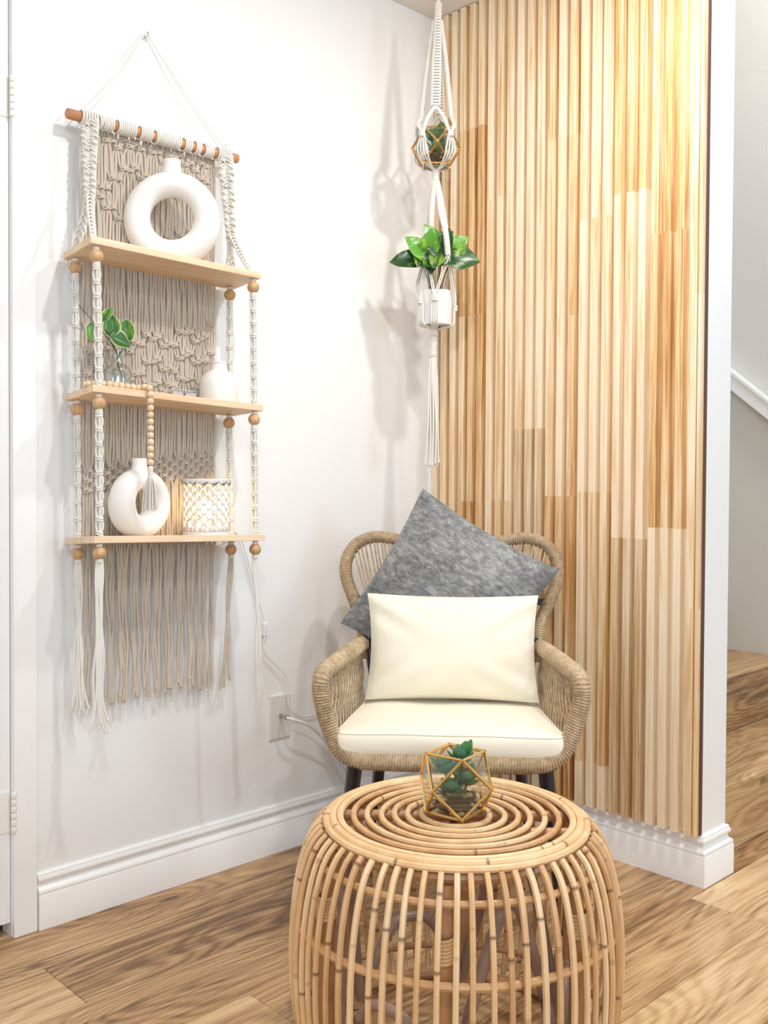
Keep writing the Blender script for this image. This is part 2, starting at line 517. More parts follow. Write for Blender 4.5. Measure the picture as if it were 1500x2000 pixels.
class MB:
    def __init__(self):
        self.v = []
        self.f = []
        self.a = {}

    def attr(self, name, start, vals):
        d = self.a.setdefault(name, {})
        for i, x in enumerate(vals):
            if x:
                d[start + i] = x

    def box(self, lo, hi):
        s = len(self.v)
        for z in (lo[2], hi[2]):
            for y in (lo[1], hi[1]):
                for x in (lo[0], hi[0]):
                    self.v.append((x, y, z))
        for f in ((0, 2, 3, 1), (4, 5, 7, 6), (0, 1, 5, 4), (2, 6, 7, 3), (0, 4, 6, 2), (1, 3, 7, 5)):
            self.f.append(tuple(s + i for i in f))
        return self

    def cbox(self, lo, hi, c):
        """box whose top edges are chamfered by c"""
        s = len(self.v)
        x0, y0, z0 = lo
        x1, y1, z1 = hi
        self.v += [(x0, y0, z0), (x1, y0, z0), (x1, y1, z0), (x0, y1, z0),
                   (x0, y0, z1 - c), (x1, y0, z1 - c), (x1, y1, z1 - c), (x0, y1, z1 - c),
                   (x0 + c, y0 + c, z1), (x1 - c, y0 + c, z1), (x1 - c, y1 - c, z1), (x0 + c, y1 - c, z1)]
        self.f.append((s + 3, s + 2, s + 1, s))
        for k in (0, 4):
            for i in range(4):
                j = (i + 1) % 4
                self.f.append((s + k + i, s + k + j, s + k + 4 + j, s + k + 4 + i))
        self.f.append((s + 8, s + 9, s + 10, s + 11))
        return self

    def hexa(self, c8):
        s = len(self.v)
        self.v += [tuple(c) for c in c8]          # bottom 4 ccw, top 4 ccw
        for f in ((3, 2, 1, 0), (4, 5, 6, 7), (0, 1, 5, 4), (1, 2, 6, 5), (2, 3, 7, 6), (3, 0, 4, 7)):
            self.f.append(tuple(s + i for i in f))
        return self

    def tube(self, P, r, seg=8, closed=False, caps=True, rfun=None, nodev=None, flat=1.0):
        P = [Vector(p) for p in P]
        n = len(P)
        T, N, B = frames(P, closed)
        s = len(self.v)
        for i in range(n):
            ri = r[i] if isinstance(r, (list, tuple)) else r
            for k in range(seg):
                a = 2 * PI * k / seg
                rr = rfun(i, a) if rfun else ri
                self.v.append(tuple(P[i] + N[i] * (math.cos(a) * rr) + B[i] * (math.sin(a) * rr * flat)))
        if nodev:
            self.attr('node', s, [nodev[i] for i in range(n) for k in range(seg)])
        for i in range(n if closed else n - 1):
            j = (i + 1) % n
            for k in range(seg):
                k2 = (k + 1) % seg
                self.f.append((s + i * seg + k, s + i * seg + k2, s + j * seg + k2, s + j * seg + k))
        if caps and not closed:
            self.f.append(tuple(s + k for k in range(seg))[::-1])
            self.f.append(tuple(s + (n - 1) * seg + k for k in range(seg)))
        return self

    def lathe(self, prof, c=(0, 0, 0), seg=32, axis=None, cap0=True, cap1=True):
        s = len(self.v)
        n = len(prof)
        Q = Vector((0, 0, 1)).rotation_difference(Vector(axis)) if axis is not None else Quaternion()
        c = Vector(c)
        for (r, z) in prof:
            for k in range(seg):
                a = 2 * PI * k / seg
                self.v.append(tuple(c + Q @ Vector((r * math.cos(a), r * math.sin(a), z))))
        for i in range(n - 1):
            for k in range(seg):
                k2 = (k + 1) % seg
                self.f.append((s + i * seg + k, s + i * seg + k2, s + (i + 1) * seg + k2, s + (i + 1) * seg + k))
        if cap0:
            self.f.append(tuple(s + k for k in range(seg))[::-1])
        if cap1:
            self.f.append(tuple(s + (n - 1) * seg + k for k in range(seg)))
        return self

    def ball(self, c, r, seg=16, rings=10, sc=(1, 1, 1)):
        prof = []
        for i in range(1, rings):
            a = PI * i / rings
            prof.append((r * math.sin(a), -r * math.cos(a)))
        s = len(self.v)
        self.lathe(prof, (0, 0, 0), seg)
        for i in range(s, len(self.v)):
            x, y, z = self.v[i]
            self.v[i] = (c[0] + x * sc[0], c[1] + y * sc[1], c[2] + z * sc[2])
        return self

    def build(self, name, m, parent=None, smooth=True, loc=None, world=False, rot=None):
        me = bpy.data.meshes.new(name)
        vs = self.v
        if world and parent is not None:
            o = parent.location
            vs = [(x - o.x, y - o.y, z - o.z) for x, y, z in vs]
        me.from_pydata(vs, [], self.f)
        for an, d in self.a.items():
            at = me.attributes.new(an, 'FLOAT', 'POINT')
            arr = [0.0] * len(vs)
            for i, x in d.items():
                arr[i] = x
            at.data.foreach_set('value', arr)
        me.materials.append(m)
        if smooth:
            me.polygons.foreach_set('use_smooth', [True] * len(me.polygons))
            me.set_sharp_from_angle(angle=R(42))
        me.update()
        o = bpy.data.objects.new(name, me)
        COL.objects.link(o)
        if parent is not None:
            o.parent = parent
        if loc is not None:
            o.location = loc
        if rot is not None:
            o.rotation_euler = rot
        return o


def thing(name, label, cat, loc=(0, 0, 0), rz=0.0, group=None):
    o = bpy.data.objects.new(name, None)
    o.empty_display_size = 0.05
    COL.objects.link(o)
    o.location = loc
    o.rotation_euler = (0, 0, rz)
    o['label'] = label
    o['category'] = cat
    if group:
        o['group'] = group
    return o


def tag(o, label, cat, group=None):
    o['label'] = label
    o['category'] = cat
    if group:
        o['group'] = group
    return o


def struct(o, label=None):
    o['kind'] = 'structure'
    if label:
        o['label'] = label
    return o


def stuff(o):
    o['kind'] = 'stuff'
    return o


def copy(o, loc=None, rot=None, parent=None, scale=None):
    c = o.copy()
    COL.objects.link(c)
    if parent is not None:
        c.parent = parent
    if loc is not None:
        c.location = loc
    if rot is not None:
        c.rotation_euler = rot
    if scale is not None:
        c.scale = scale
    return c


# ================================================================== ROOM SHELL
CEIL = 2.467
XE = 0.925            # free end of the slatted wall
WT = 0.121            # its thickness
o = struct(MB().box((-0.12, -1.392, 0), (0.0, 0.0, CEIL)).box((-0.12, -4.5, 2.30), (0.0, -1.392, CEIL))
           .box((-0.12, -4.5, 0), (0, -2.26, 2.30)).build('wall_left', MAT['wall'], smooth=False),
           'white painted wall with fine orange peel texture')
wall_right = struct(MB().box((-0.12, 0.0, 0), (XE, WT, CEIL)).build('wall_right', MAT['trim'], smooth=False),
                    'short wall clad in vertical wooden slats with white painted end')
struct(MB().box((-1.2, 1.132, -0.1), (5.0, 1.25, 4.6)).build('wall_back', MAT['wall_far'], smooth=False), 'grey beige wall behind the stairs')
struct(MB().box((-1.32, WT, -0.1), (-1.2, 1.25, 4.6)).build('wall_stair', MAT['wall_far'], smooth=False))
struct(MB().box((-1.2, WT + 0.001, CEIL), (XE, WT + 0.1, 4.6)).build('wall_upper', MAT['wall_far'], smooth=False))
struct(MB().box((-0.12, -4.5, CEIL), (3.9, WT, CEIL + 0.08)).build('ceiling', MAT['ceil'], smooth=False), 'off white ceiling above the slats')
struct(MB().box((-1.32, WT, 4.6), (3.9, 1.25, 4.7)).build('ceiling_stair', MAT['ceil'], smooth=False))

# --- floor planks, laid along Y
floor = struct(MB().box((-0.6, -4.5, -0.06), (5.0, 1.132, -0.006)).build('floor', MAT['gap'], smooth=False), 'oak plank floor')
PW = 0.19
edges = [0.375 + PW * k for k in range(-3, 14)]
ends = {0: [-1.86, -0.62], 1: [-2.6, -1.40], 2: [-1.98, -0.40], 3: [-3.0, -1.72, 0.3], 4: [-2.2, -0.90],
        5: [-2.7, -1.35, 0.32], 6: [-2.05, -0.091], 7: [-1.5, 0.5]}
for i in range(len(edges) - 1):
    x0, x1 = edges[i], edges[i + 1]
    cuts = ends.get(i - 0, None)
    k = i
    key = {2: 1, 3: 2, 4: 3, 5: 4, 6: 6}.get(i)
    # the plank column whose right edge is .375 has its joint at Y -1.40; the one from .945 at Y -.091
    if abs(x1 - 0.375) < 1e-6:
        cuts = [-2.62, -1.402, -0.18]
    elif abs(x0 - 0.945) < 1e-6:
        cuts = [-2.3, -1.3, -0.091]
    elif abs(x0 - 0.375) < 1e-6:
        cuts = [-2.0, -0.35]
    elif abs(x0 - 0.755) < 1e-6:
        cuts = [-1.9, -0.70]
    elif abs(x0 - 0.565) < 1e-6:
        cuts = [-2.4, -1.15, 0.1]
    elif abs(x0 - 1.135) < 1e-6:
        cuts = [-2.1, -0.85, 0.42]
    else:
        cuts = [-3.2 + (i * 0.37) % 1.2 + 1.22 * q for q in range(4)]
    ys = [-4.5] + [c for c in cuts if -4.4 < c < 1.1] + [1.13]
    for a, b_ in zip(ys, ys[1:]):
        if b_ - a < 0.05:
            continue
        MB().cbox((x0 + 0.0004, a + 0.0004, -0.006), (x1 - 0.0004, b_ - 0.0004, 0.0), 0.0012).build('plank', MAT['floor'], floor, smooth=False)

# --- baseboards: profile extruded
BH = 0.128
prof_bb = [(0.0, 0.0), (0.0170, 0.0), (0.0170, 0.077), (0.0150, 0.080), (0.0160, 0.083), (0.0160, 0.087), (0.0125, 0.0915), (0.0075, 0.0945), (0.0055, 0.099), (0.0055, 0.1045),
           (0.0085, 0.1065), (0.0115, 0.110), (0.0118, 0.115), (0.0085, 0.1205), (0.0075, 0.1225), (0.0080, 0.1245), (0.0050, BH), (0.0, BH)]


def sweep_profile(path, prof, name):
    """path: list of (x, y, nx, ny) with n the mitred outward direction"""
    mb = MB()
    n = len(prof)
    for (x, y, nx, ny) in path:
        for (d, z) in prof:
            mb.v.append((x + nx * d, y + ny * d, z))
    for i in range(len(path) - 1):
        for k in range(n - 1):
            mb.f.append((i * n + k, (i + 1) * n + k, (i + 1) * n + k + 1, i * n + k + 1))
    mb.f.append(tuple(range(n)))
    mb.f.append(tuple(range((len(path) - 1) * n, len(path) * n))[::-1])
    return struct(mb.build(name, MAT['trim']))


sweep_profile([(0, -1.334, 1, 0), (0, -0.0, 1, -1)], prof_bb, 'baseboard_left')
sweep_profile([(0.0, 0, 1, -1), (XE, 0, 1, -1), (XE, WT, 1, 1), (XE - 0.06, WT, 0, 1)], prof_bb, 'baseboard_right')

# --- slats: raised and recessed strips, finger jointed
NS = 25
PITCH = XE / NS
ZS0, ZS1 = 0.1285, CEIL - 0.002


def strip(w, y0, y1, z0, z1, c=0.0012):
    mb = MB()
    h = w / 2
    pts = [(-h, y1), (-h, y0 + c), (-h + c, y0), (h - c, y0), (h, y0 + c), (h, y1)]
    for z in (z0, z1):
        for (x, y) in pts:
            mb.v.append((x, y, z))
    n = len(pts)
    for k in range(n):
        k2 = (k + 1) % n
        mb.f.append((k, k2, n + k2, n + k))
    mb.f.append(tuple(range(n))[::-1])
    mb.f.append(tuple(range(n, 2 * n)))
    return mb


sw = 0.0215
s0 = strip(sw, -0.032, -0.001, ZS0, ZS1).build('slat', MAT['slat'], wall_right, smooth=False, loc=(PITCH * 0.30, 0, 0))
g0 = strip(PITCH - sw - 0.0006, -0.0125, -0.001, ZS0 + 0.001, ZS1, 0.0005).build('recessed_slat', MAT['slat'], wall_right, smooth=False, loc=(PITCH * 0.30 + PITCH / 2, 0, 0))
for i in range(1, NS):
    copy(s0, (PITCH * (0.30 + i), 0, 0))
    if i < NS - 1:
        copy(g0, (PITCH * (0.80 + i), 0, 0))
# narrow closing strip at the free edge
strip(0.0085, -0.030, -0.001, ZS0 + 0.0005, ZS1).build('slat', MAT['slat'], wall_right, smooth=False, loc=(XE - 0.0080, 0, 0))
strip(0.0034, -0.012, -0.001, ZS0 + 0.0005, ZS1, 0.0005).build('shadow_gap_strip', MAT['gap_shade'], wall_right, smooth=False, loc=(XE - 0.0018, 0, 0))  # thin dark strip painted in for the shadow gap at the free end

# --- door on the left wall: casing, slab, hinges
door = struct(MB().box((-0.038, -2.245, 0.032), (-0.003, -1.3935, 2.27)).build('door_1', MAT['door'], smooth=False), 'white door leaf')
struct(MB().box((-0.06, -1.3905, 0.0), (0.011, -1.3365, 2.36)).box((-0.12, -1.3925, 0.0), (-0.04, -1.37, 2.3)).build('trim_1', MAT['trim'], smooth=False), 'white door casing')
struct(MB().box((-0.06, -4.4, 2.275), (0.011, -1.391, 2.36)).box((-0.06, -2.31, 0), (0.011, -2.25, 2.275)).build('trim_2', MAT['trim'], smooth=False))
struct(MB().box((-0.118, -2.25, 0.0), (-0.045, -1.394, 2.29)).build('door_gap_shade', MAT['gap'], smooth=False))  # near-black slab standing for the shade in the gap around the door
for z in (1.872, 0.283, 1.08):
    hz = 0.046
    if z == 1.08:
        continue
    h = MB().box((-0.0029, -1.425, z - hz), (-0.0005, -1.394, z + hz)).build('hinge', MAT['hinge'], door, smooth=False)
    for k in range(6):
        za = z - hz + 2 * hz * k / 6
        MB().lathe([(0.0058, 0.0), (0.0064, 0.001), (0.0064, 2 * hz / 6 - 0.0022), (0.0058, 2 * hz / 6 - 0.0012)], (0.008, -1.3895, za), 14).build('knuckle', MAT['hinge'], h)
    MB().lathe([(0.003, -0.005), (0.0045, -0.001), (0.003, 0.0)], (0.008, -1.3895, z - hz), 10).build('hinge_pin', MAT['hinge'], h)

# --- stairs
stairs = struct(MB().box((-1.19, 0.2215, 0.0), (-1.15, 1.13, 0.2)).build('stair_carcass', MAT['gap'], smooth=False), 'oak clad stairs rising to the left')
for i in range(6):
    xr = 0.863 - 0.25 * i
    z0 = 0.2 * i
    MB().box((xr - 0.012, WT + 0.02, z0 + 0.0005), (xr, 1.131, z0 + 0.2 - 0.0145)).build('riser', MAT['floor'], stairs, smooth=False)
    MB().cbox((xr - 0.25 + 0.0005, WT + 0.02, z0 + 0.2 - 0.014), (xr + 0.024, 1.131, z0 + 0.2), 0.004).build('tread', MAT['floor'], stairs, smooth=False)
# handrail board on the far wall
pts0 = Vector((0.43, 1.085, 1.412))
sl = 0.80
hr = MB()
xa, xb = -0.7, 1.25
za, zb = 1.412 - sl * (xa - 0.43), 1.412 - sl * (xb - 0.43)
hr.hexa([(xa, 1.083, za - 0.056), (xb, 1.083, zb - 0.056), (xb, 1.131, zb - 0.056), (xa, 1.131, za - 0.056),
         (xa, 1.083, za), (xb, 1.083, zb), (xb, 1.131, zb), (xa, 1.131, za)])
hrt = thing('handrail', 'white wooden handrail on the wall beside the stairs', 'handrail', (0.43, 1.11, 1.0))
hr.build('rail', MAT['trim'], hrt, smooth=False, world=True)
cap = MB()
cap.hexa([(xa, 1.078, za + 0.0), (xb, 1.078, zb + 0.0), (xb, 1.131, zb + 0.0), (xa, 1.131, za + 0.0),
          (xa, 1.078, za + 0.012), (xb, 1.078, zb + 0.012), (xb, 1.131, zb + 0.012), (xa, 1.131, za + 0.012)])
cap.build('rail_cap', MAT['trim'], hrt, smooth=False, world=True)

# ================================================================== MACRAME WALL SHELF
ms = thing('macrame_wall_shelf', 'white macrame wall hanging with three pine shelves on knotted cords', 'wall shelf', (0.03, -1.05, 0.48))
RODX, RODZ = 0.05, 1.850
MB().tube([(RODX, -1.283, RODZ), (RODX, -1.281, RODZ), (RODX, -0.818, RODZ), (RODX, -0.816, RODZ)], [0.0095, 0.0118, 0.0118, 0.0095], 18).build('dowel', MAT['dowel'], ms, world=True)
# nail in the wall and hanging cords
nl = MB().lathe([(0.0015, -0.004), (0.0015, 0.012), (0.004, 0.0125), (0.004, 0.015), (0.001, 0.016)], (0.0, -1.057, 2.104), 12, axis=(1, 0, 0.15)).build('nail', MAT['chrome'])
tag(nl, 'small metal nail in the wall holding the shelf cord', 'nail')
N0 = Vector((0.010, -1.057, 2.106))
hc = MB()
for (y1, dx) in ((-1.252, 0.004), (-1.232, 0.014), (-0.868, 0.010), (-0.848, 0.002)):
    hc.tube(sample([N0 + Vector((0, 0.004 * (1 if y1 > -1 else -1), 0)), N0.lerp(Vector((RODX, y1, RODZ)), 0.5) + Vector((0.002, 0, -0.001)), (RODX - 0.004 + dx * 0.3, y1, RODZ + 0.013)], 24), 0.0017, 6)
hc.tube(sample([(0.012, -1.061, 2.100), (0.016, -1.058, 2.112), (0.014, -1.052, 2.104), (0.012, -1.055, 2.096)], 14), 0.0017, 6)
hc.build('hanging_cord', MAT['cotton'], ms, world=True)
kn = MB()
for (sy, ll) in ((1, 0.030), (0.3, 0.022), (-0.5, 0.016)):
    kn.tube(sample([(0.052, -0.850, 1.864), (0.054, -0.850 + 0.008 * sy, 1.876), (0.058, -0.850 + ll * sy * 0.7, 1.868 + ll * 0.6)], 10), [0.003 - 0.0001 * q for q in range(10)], 6)
kn.build('cord_knot', MAT['cotton'], ms, world=True)

# --- rope wraps on the dowel
wr = MB()
y = -1.205
gaps = [-1.166, -1.106, -1.066, -0.985, -0.952, -0.925]
while y < -0.893:
    if min(abs(y - g) for g in gaps) > 0.0045:
        t = rnd.uniform(-0.06, 0.06)
        ring = [(RODX + 0.0147 * math.cos(a), y + t * 0.012 * math.sin(a) + rnd.uniform(-.0002, .0002), RODZ + 0.0147 * math.sin(a)) for a in [2 * PI * q / 16 for q in range(16)]]
        wr.tube(ring, 0.0024, 6, closed=True)
    y += 0.0053
stuff(wr.build('dowel_wrap', MAT['cotton'], ms, world=True))

# --- backing cords in cotton darkened to stand for shade, with rows of square knots
A0 = [(-1.178, 1.833), (-1.151, 1.815), (-1.125, 1.833), (-1.097, 1.826), (-1.063, 1.838), (-1.018, 1.808), (-0.992, 1.833), (-0.932, 1.81), (-0.902, 1.830)]
A1 = [(-1.197, 1.702), (-1.111, 1.776), (-1.070, 1.755), (-1.006, 1.730), (-0.94, 1.77), (-0.900, 1.79)]
A2 = [(-1.195, 1.688), (-1.118, 1.640), (-1.030, 1.606), (-0.944, 1.645), (-0.889, 1.697)]
B1 = [(-1.228, 1.384), (-1.185, 1.348), (-1.114, 1.343), (-1.057, 1.382), (-1.001, 1.357), (-0.965, 1.407), (-0.916, 1.378), (-0.886, 1.419)]
B2 = [(-1.228, 1.326), (-1.178, 1.296), (-1.101, 1.276), (-1.051, 1.326), (-0.997, 1.296), (-0.959, 1.350), (-0.916, 1.324), (-0.886, 1.348)]
B3 = [(-1.223, 1.271), (-1.178, 1.245), (-1.104, 1.231), (-1.051, 1.270), (-1.016, 1.252), (-0.958, 1.289), (-0.921, 1.262), (-0.882, 1.289)]


def on_line(line, y):
    if y < line[0][0] - 0.004 or y > line[-1][0] + 0.004:
        return None
    for (a, za), (b_, zb) in zip(line, line[1:]):
        if y <= b_ or b_ == line[-1][0]:
            t = max(0, min(1, (y - a) / (b_ - a)))
            return za + (zb - za) * t
    return None


YL, YR = -1.232, -0.872
NC = 48
cp = (YR - YL) / (NC - 1)
# every knot gathers 4 neighbouring cords
knots = {}


def add_knot(i0, z):
    for k in range(4):
        if 0 <= i0 + k < NC:
            knots.setdefault(i0 + k, []).append((YL + cp * (i0 + 1.5), z, k))


klist = []
for li, line in enumerate((A0, A1, A2, B1, B2, B3)):
    for row in (0, 1):
        for i0 in range(row * 2, NC - 3, 4):
            yk = YL + cp * (i0 + 1.5)
            z = on_line(line, yk)
            if z is None:
                continue
            z -= row * 0.013
            klist.append((yk, z))
            add_knot(i0, z)
# solid mesh of knots (third panel)
for row in range(5):
    for i0 in range((row % 2) * 2, NC - 3, 4):
        yk = YL + cp * (i0 + 1.5)
        zt = 1.045 + 0.046 * (yk - YL) / (YR - YL)
        z = zt - row * 0.0115
        klist.append((yk, z))
        add_knot(i0, z)
bc = MB()
for i in range(NC):
    y0 = YL + cp * i
    ks = sorted(knots.get(i, []), key=lambda q: -q[1])
    ph1, ph2 = rnd.uniform(0, 6.3), rnd.uniform(0, 6.3)
    amp = rnd.uniform(0.0006, 0.0016)
    zend = 0.505 + rnd.uniform(-0.012, 0.014) + 0.006 * math.sin(i * 0.4)
    if i % 7 == 3:
        zend += 0.01
    n = 150
    P = []
    clump = YL + cp * (4 * round(i / 4.3 * 1.0) + 1.5) if True else y0
    clx = clump - y0
    for q in range(n):
        z = 1.840 + (zend - 1.840) * q / (n - 1)
        yy = y0 + amp * math.sin(z * 23 + ph1) + amp * 0.5 * math.sin(z * 61 + ph2)
        xx = 0.0265 + 0.0012 * math.sin(z * 31 + ph2) + (0.0016 if i % 2 else 0)
        for (yk, zk, k) in ks:
            w = math.exp(-((z - zk) / 0.0085) ** 2)
            tgt = yk + (k - 1.5) * 0.0022
            yy = yy * (1 - w * 0.85) + tgt * w * 0.85
            xx += 0.001 * w
        if z < 0.86:
            t = min(1, (0.86 - z) / 0.36)
            yy += clx * (0.25 + 0.5 * t) * 0.8 + 0.0035 * t * math.sin(z * 17 + ph1 * 2) + 0.002 * t * math.sin(z * 43 + ph2)
            xx += 0.003 * t * math.sin(z * 14 + ph2)
        if z < zend + 0.02:
            yy += rnd.uniform(-0.0012, 0.0012)
        P.append((xx, yy, z))
    bc.tube(P, [0.0033 * (1 if q < n - 4 else 1.0 + 0.15 * (q - n + 4)) for q in range(n)], 6)
stuff(bc.build('backing_cord', MAT['cotton_shaded'], ms, world=True))
kb = MB()
for (yk, z) in klist:
    j = rnd.uniform(-0.0008, 0.0008)
    for s in (-1, 1):
        kb.tube(sample([(0.027, yk - 0.0095, z + s * 0.001), (0.0345, yk - 0.004, z + s * 0.0035 + j), (0.0355, yk + 0.004, z - s * 0.0022), (0.028, yk + 0.0095, z - s * 0.0005)], 8), 0.0024, 5)
    kb.tube(sample([(0.028, yk - 0.007, z - 0.006), (0.034, yk - 0.0095, z), (0.029, yk - 0.007, z + 0.006)], 6), 0.0021, 5)
    kb.tube(sample([(0.028, yk + 0.007, z - 0.006), (0.034, yk + 0.0095, z), (0.029, yk + 0.007, z + 0.006)], 6), 0.0021, 5)
stuff(kb.build('square_knot', MAT['cotton_shaded'], ms, world=True))
# frayed fringe ends
fe = MB()
for i in range(NC):
    y0 = YL + cp * i
    cl = YL + cp * (4 * round(i / 4.3) + 1.5)
    yb = y0 + (cl - y0) * 0.6
    for q in range(4):
        a = rnd.uniform(-0.35, 0.35)
        z0 = 0.512 + rnd.uniform(-0.01, 0.012)
        fe.tube([(0.028, yb, z0), (0.029 + rnd.uniform(-.002, .003), yb + a * 0.012, z0 - rnd.uniform(0.010, 0.022))], [0.0011, 0.0005], 4)
stuff(fe.build('frayed_end', MAT['cotton_shaded'], ms, world=True))

# --- shelves (slightly tilted boards); corners back-left, back-right, front-left, front-right (bottom z)
SH = [((0.020, -1.276, 1.529), (0.020, -0.806, 1.520), (0.176, -1.289, 1.539), (0.176, -0.834, 1.524)),
      ((0.020, -1.270, 1.207), (0.020, -0.806, 1.191), (0.176, -1.285, 1.219), (0.176, -0.826, 1.197)),
      ((0.020, -1.270, 0.877), (0.020, -0.806, 0.864), (0.176, -1.282, 0.8895), (0.176, -0.819, 0.8745))]
THK = 0.0155


def shelf_z(k, x, y):
    bl, br, fl, fr = SH[k]
    u = (y - bl[1]) / (br[1] - bl[1])
    v = (x - 0.02) / 0.156
    zb = bl[2] + (br[2] - bl[2]) * u
    zf = fl[2] + (fr[2] - fl[2]) * u
    return zb + (zf - zb) * v + THK


for k, (bl, br, fl, fr) in enumerate(SH):
    mb = MB()
    c = 0.0012
    lo = [Vector(q) for q in (bl, fl, fr, br)]
    cen = sum(lo, Vector()) / 4
    ins = [q + (cen - q).normalized() * c * 1.4 for q in lo]
    rows = [ins, [q + Vector((0, 0, c)) for q in lo], [q + Vector((0, 0, THK - c)) for q in lo], [q + Vector((0, 0, THK)) for q in ins]]
    for r_ in rows:
        mb.v += [tuple(q) for q in r_]
    for a in range(3):
        for i in range(4):
            j = (i + 1) % 4
            mb.f.append((a * 4 + i, a * 4 + j, a * 4 + 4 + j, a * 4 + 4 + i))
    mb.f.append((3, 2, 1, 0))
    mb.f.append((12, 13, 14, 15))
    mb.build('shelf', MAT['pine'], ms, smooth=False, world=True)


# --- knotted cord: 4 strands bowing between square knots
def knotted(mb, p0, p1, step=0.034, amp=0.0068, r=0.0027, taper0=True):
    p0, p1 = Vector(p0), Vector(p1)
    ln = (p1 - p0).length
    nk = max(1, round(ln / step))
    d = (p1 - p0) / ln
    side = Vector((0.69, 0.72, 0))
    dep = Vector((0.72, -0.69, 0))
    n = nk * 9 + 1
    for (sx, sd, ph) in ((1, 0.0, 0), (-1, 0.0, 0), (0.30, 0.5, 0.4), (-0.30, -0.5, 0.7)):
        P = []
        for i in range(n):
            t = i / (n - 1) * nk
            w = abs(math.sin(PI * t)) ** 0.7
            a = 0.0024 + amp * w
            P.append(p0 + d * (ln * i / (n - 1)) + side * (sx * a) + dep * (sd * 0.0045))
        mb.tube(P, r, 6)
    for k in range(nk + 1):
        c = p0 + d * (ln * k / nk)
        j = rnd.uniform(-0.12, 0.12)
        for dz in (-0.0026, 0.0026):
            ring = [c + side * (0.0068 * math.cos(a)) + dep * (0.0052 * math.sin(a)) + d * (dz + 0.0022 * math.sin(a + k) + j * 0.01 * math.cos(a)) for a in [2 * PI * q / 12 for q in range(12)]]
            mb.tube(ring, 0.0025, 5, closed=True)


def braid(mb, P, amp, strands=4, r=0.0026, turns=8.0, dep_amp=0.004):
    """flat plait following P; amp is a list or number"""
    P = [Vector(p) for p in P]
    n = len(P)
    side = Vector((0.69, 0.72, 0))
    dep = Vector((0.72, -0.69, 0))
    for s in range(strands):
        ph = 2 * PI * s / strands
        Q = []
        for i in range(n):
            a = amp[i] if isinstance(amp, (list, tuple)) else amp
            t = i / (n - 1) * turns * 2 * PI
            Q.append(P[i] + side * (a * math.sin(t + ph)) + dep * (dep_amp * math.sin(2 * (t + ph))))
        mb.tube(Q, r, 6)


BACKX, FRX = 0.045, 0.160
LB = [(BACKX, -1.260), (BACKX, -1.256), (BACKX, -1.254)]
RB = [(BACKX, -0.835), (BACKX, -0.837), (BACKX, -0.830)]
LF = [(FRX, -1.268), (FRX, -1.262), (FRX, -1.261)]
RF = [(FRX, -0.846), (FRX, -0.842), (FRX, -0.838)]
# top straps: broad plaits from the dowel that part into a front and a back cord
for (name, y0, ym, lf, lb) in (('left', -1.231, -1.238, LF[0], LB[0]), ('right', -0.862, -0.852, RF[0], RB[0])):
    mb = MB()
    zsplit = 1.665 if name == 'left' else 1.640
    xs = 0.074
    P = sample([(RODX + 0.012, y0, RODZ - 0.006), (0.066, (y0 + ym) / 2, 1.76), (xs, ym, zsplit)], 90)
    n = len(P)
    braid(mb, P, [0.0185 - 0.0085 * i / n for i in range(n)], 8, 0.0027, 3.2, 0.0035)
    braid(mb, P, [0.0135 - 0.006 * i / n for i in range(n)], 4, 0.0026, 5.5, 0.004)
    # edge loops over the dowel
    for q in range(6):
        yy = y0 - 0.017 + q * 0.0068
        mb.tube([(RODX + 0.0152 * math.cos(a), yy + 0.0008 * math.sin(a), RODZ + 0.0152 * math.sin(a)) for a in [2 * PI * w / 14 for w in range(14)]], 0.0028, 6, closed=True)
    zt = shelf_z(0, FRX, lf[1])
    PF = sample([(xs, ym, zsplit + 0.01), (0.105, (ym + lf[1]) / 2, (zsplit + zt) / 2 + 0.012), (FRX - 0.012, lf[1], zt + 0.004)], 50)
    braid(mb, PF, [0.0085 - 0.0045 * i / 50 for i in range(50)], 4, 0.0030, 3.0, 0.0045)
    zt2 = shelf_z(0, BACKX, lb[1])
    PB = sample([(xs - 0.004, ym, zsplit + 0.01), (0.058, (ym + lb[1]) / 2, (zsplit + zt2) / 2), (BACKX, lb[1], zt2 + 0.002)], 40)
    braid(mb, PB, [0.011 - 0.005 * abs(math.sin(i / 8)) for i in range(40)], 5, 0.0026, 1.6, 0.003)
    # little knots along the strap
    for q in range(12):
        c = P[6 + q * 7]
        a = (0.0165 - 0.008 * q / 12)
        for s in (-1, 1):
            cc = c + Vector((0.69, 0.72, 0)) * (s * a * (0.35 + 0.65 * abs(math.sin(q * 0.8)))) + Vector((0.72, -0.69, 0)) * 0.005
            mb.tube(sample([cc + Vector((-0.004, -0.004, 0.003)), cc + Vector((0.003, -0.001, 0.001)), cc + Vector((0.004, 0.004, -0.003))], 6), 0.0025, 5)
    mb.build('plaited_strap', MAT['cotton'], ms, world=True)


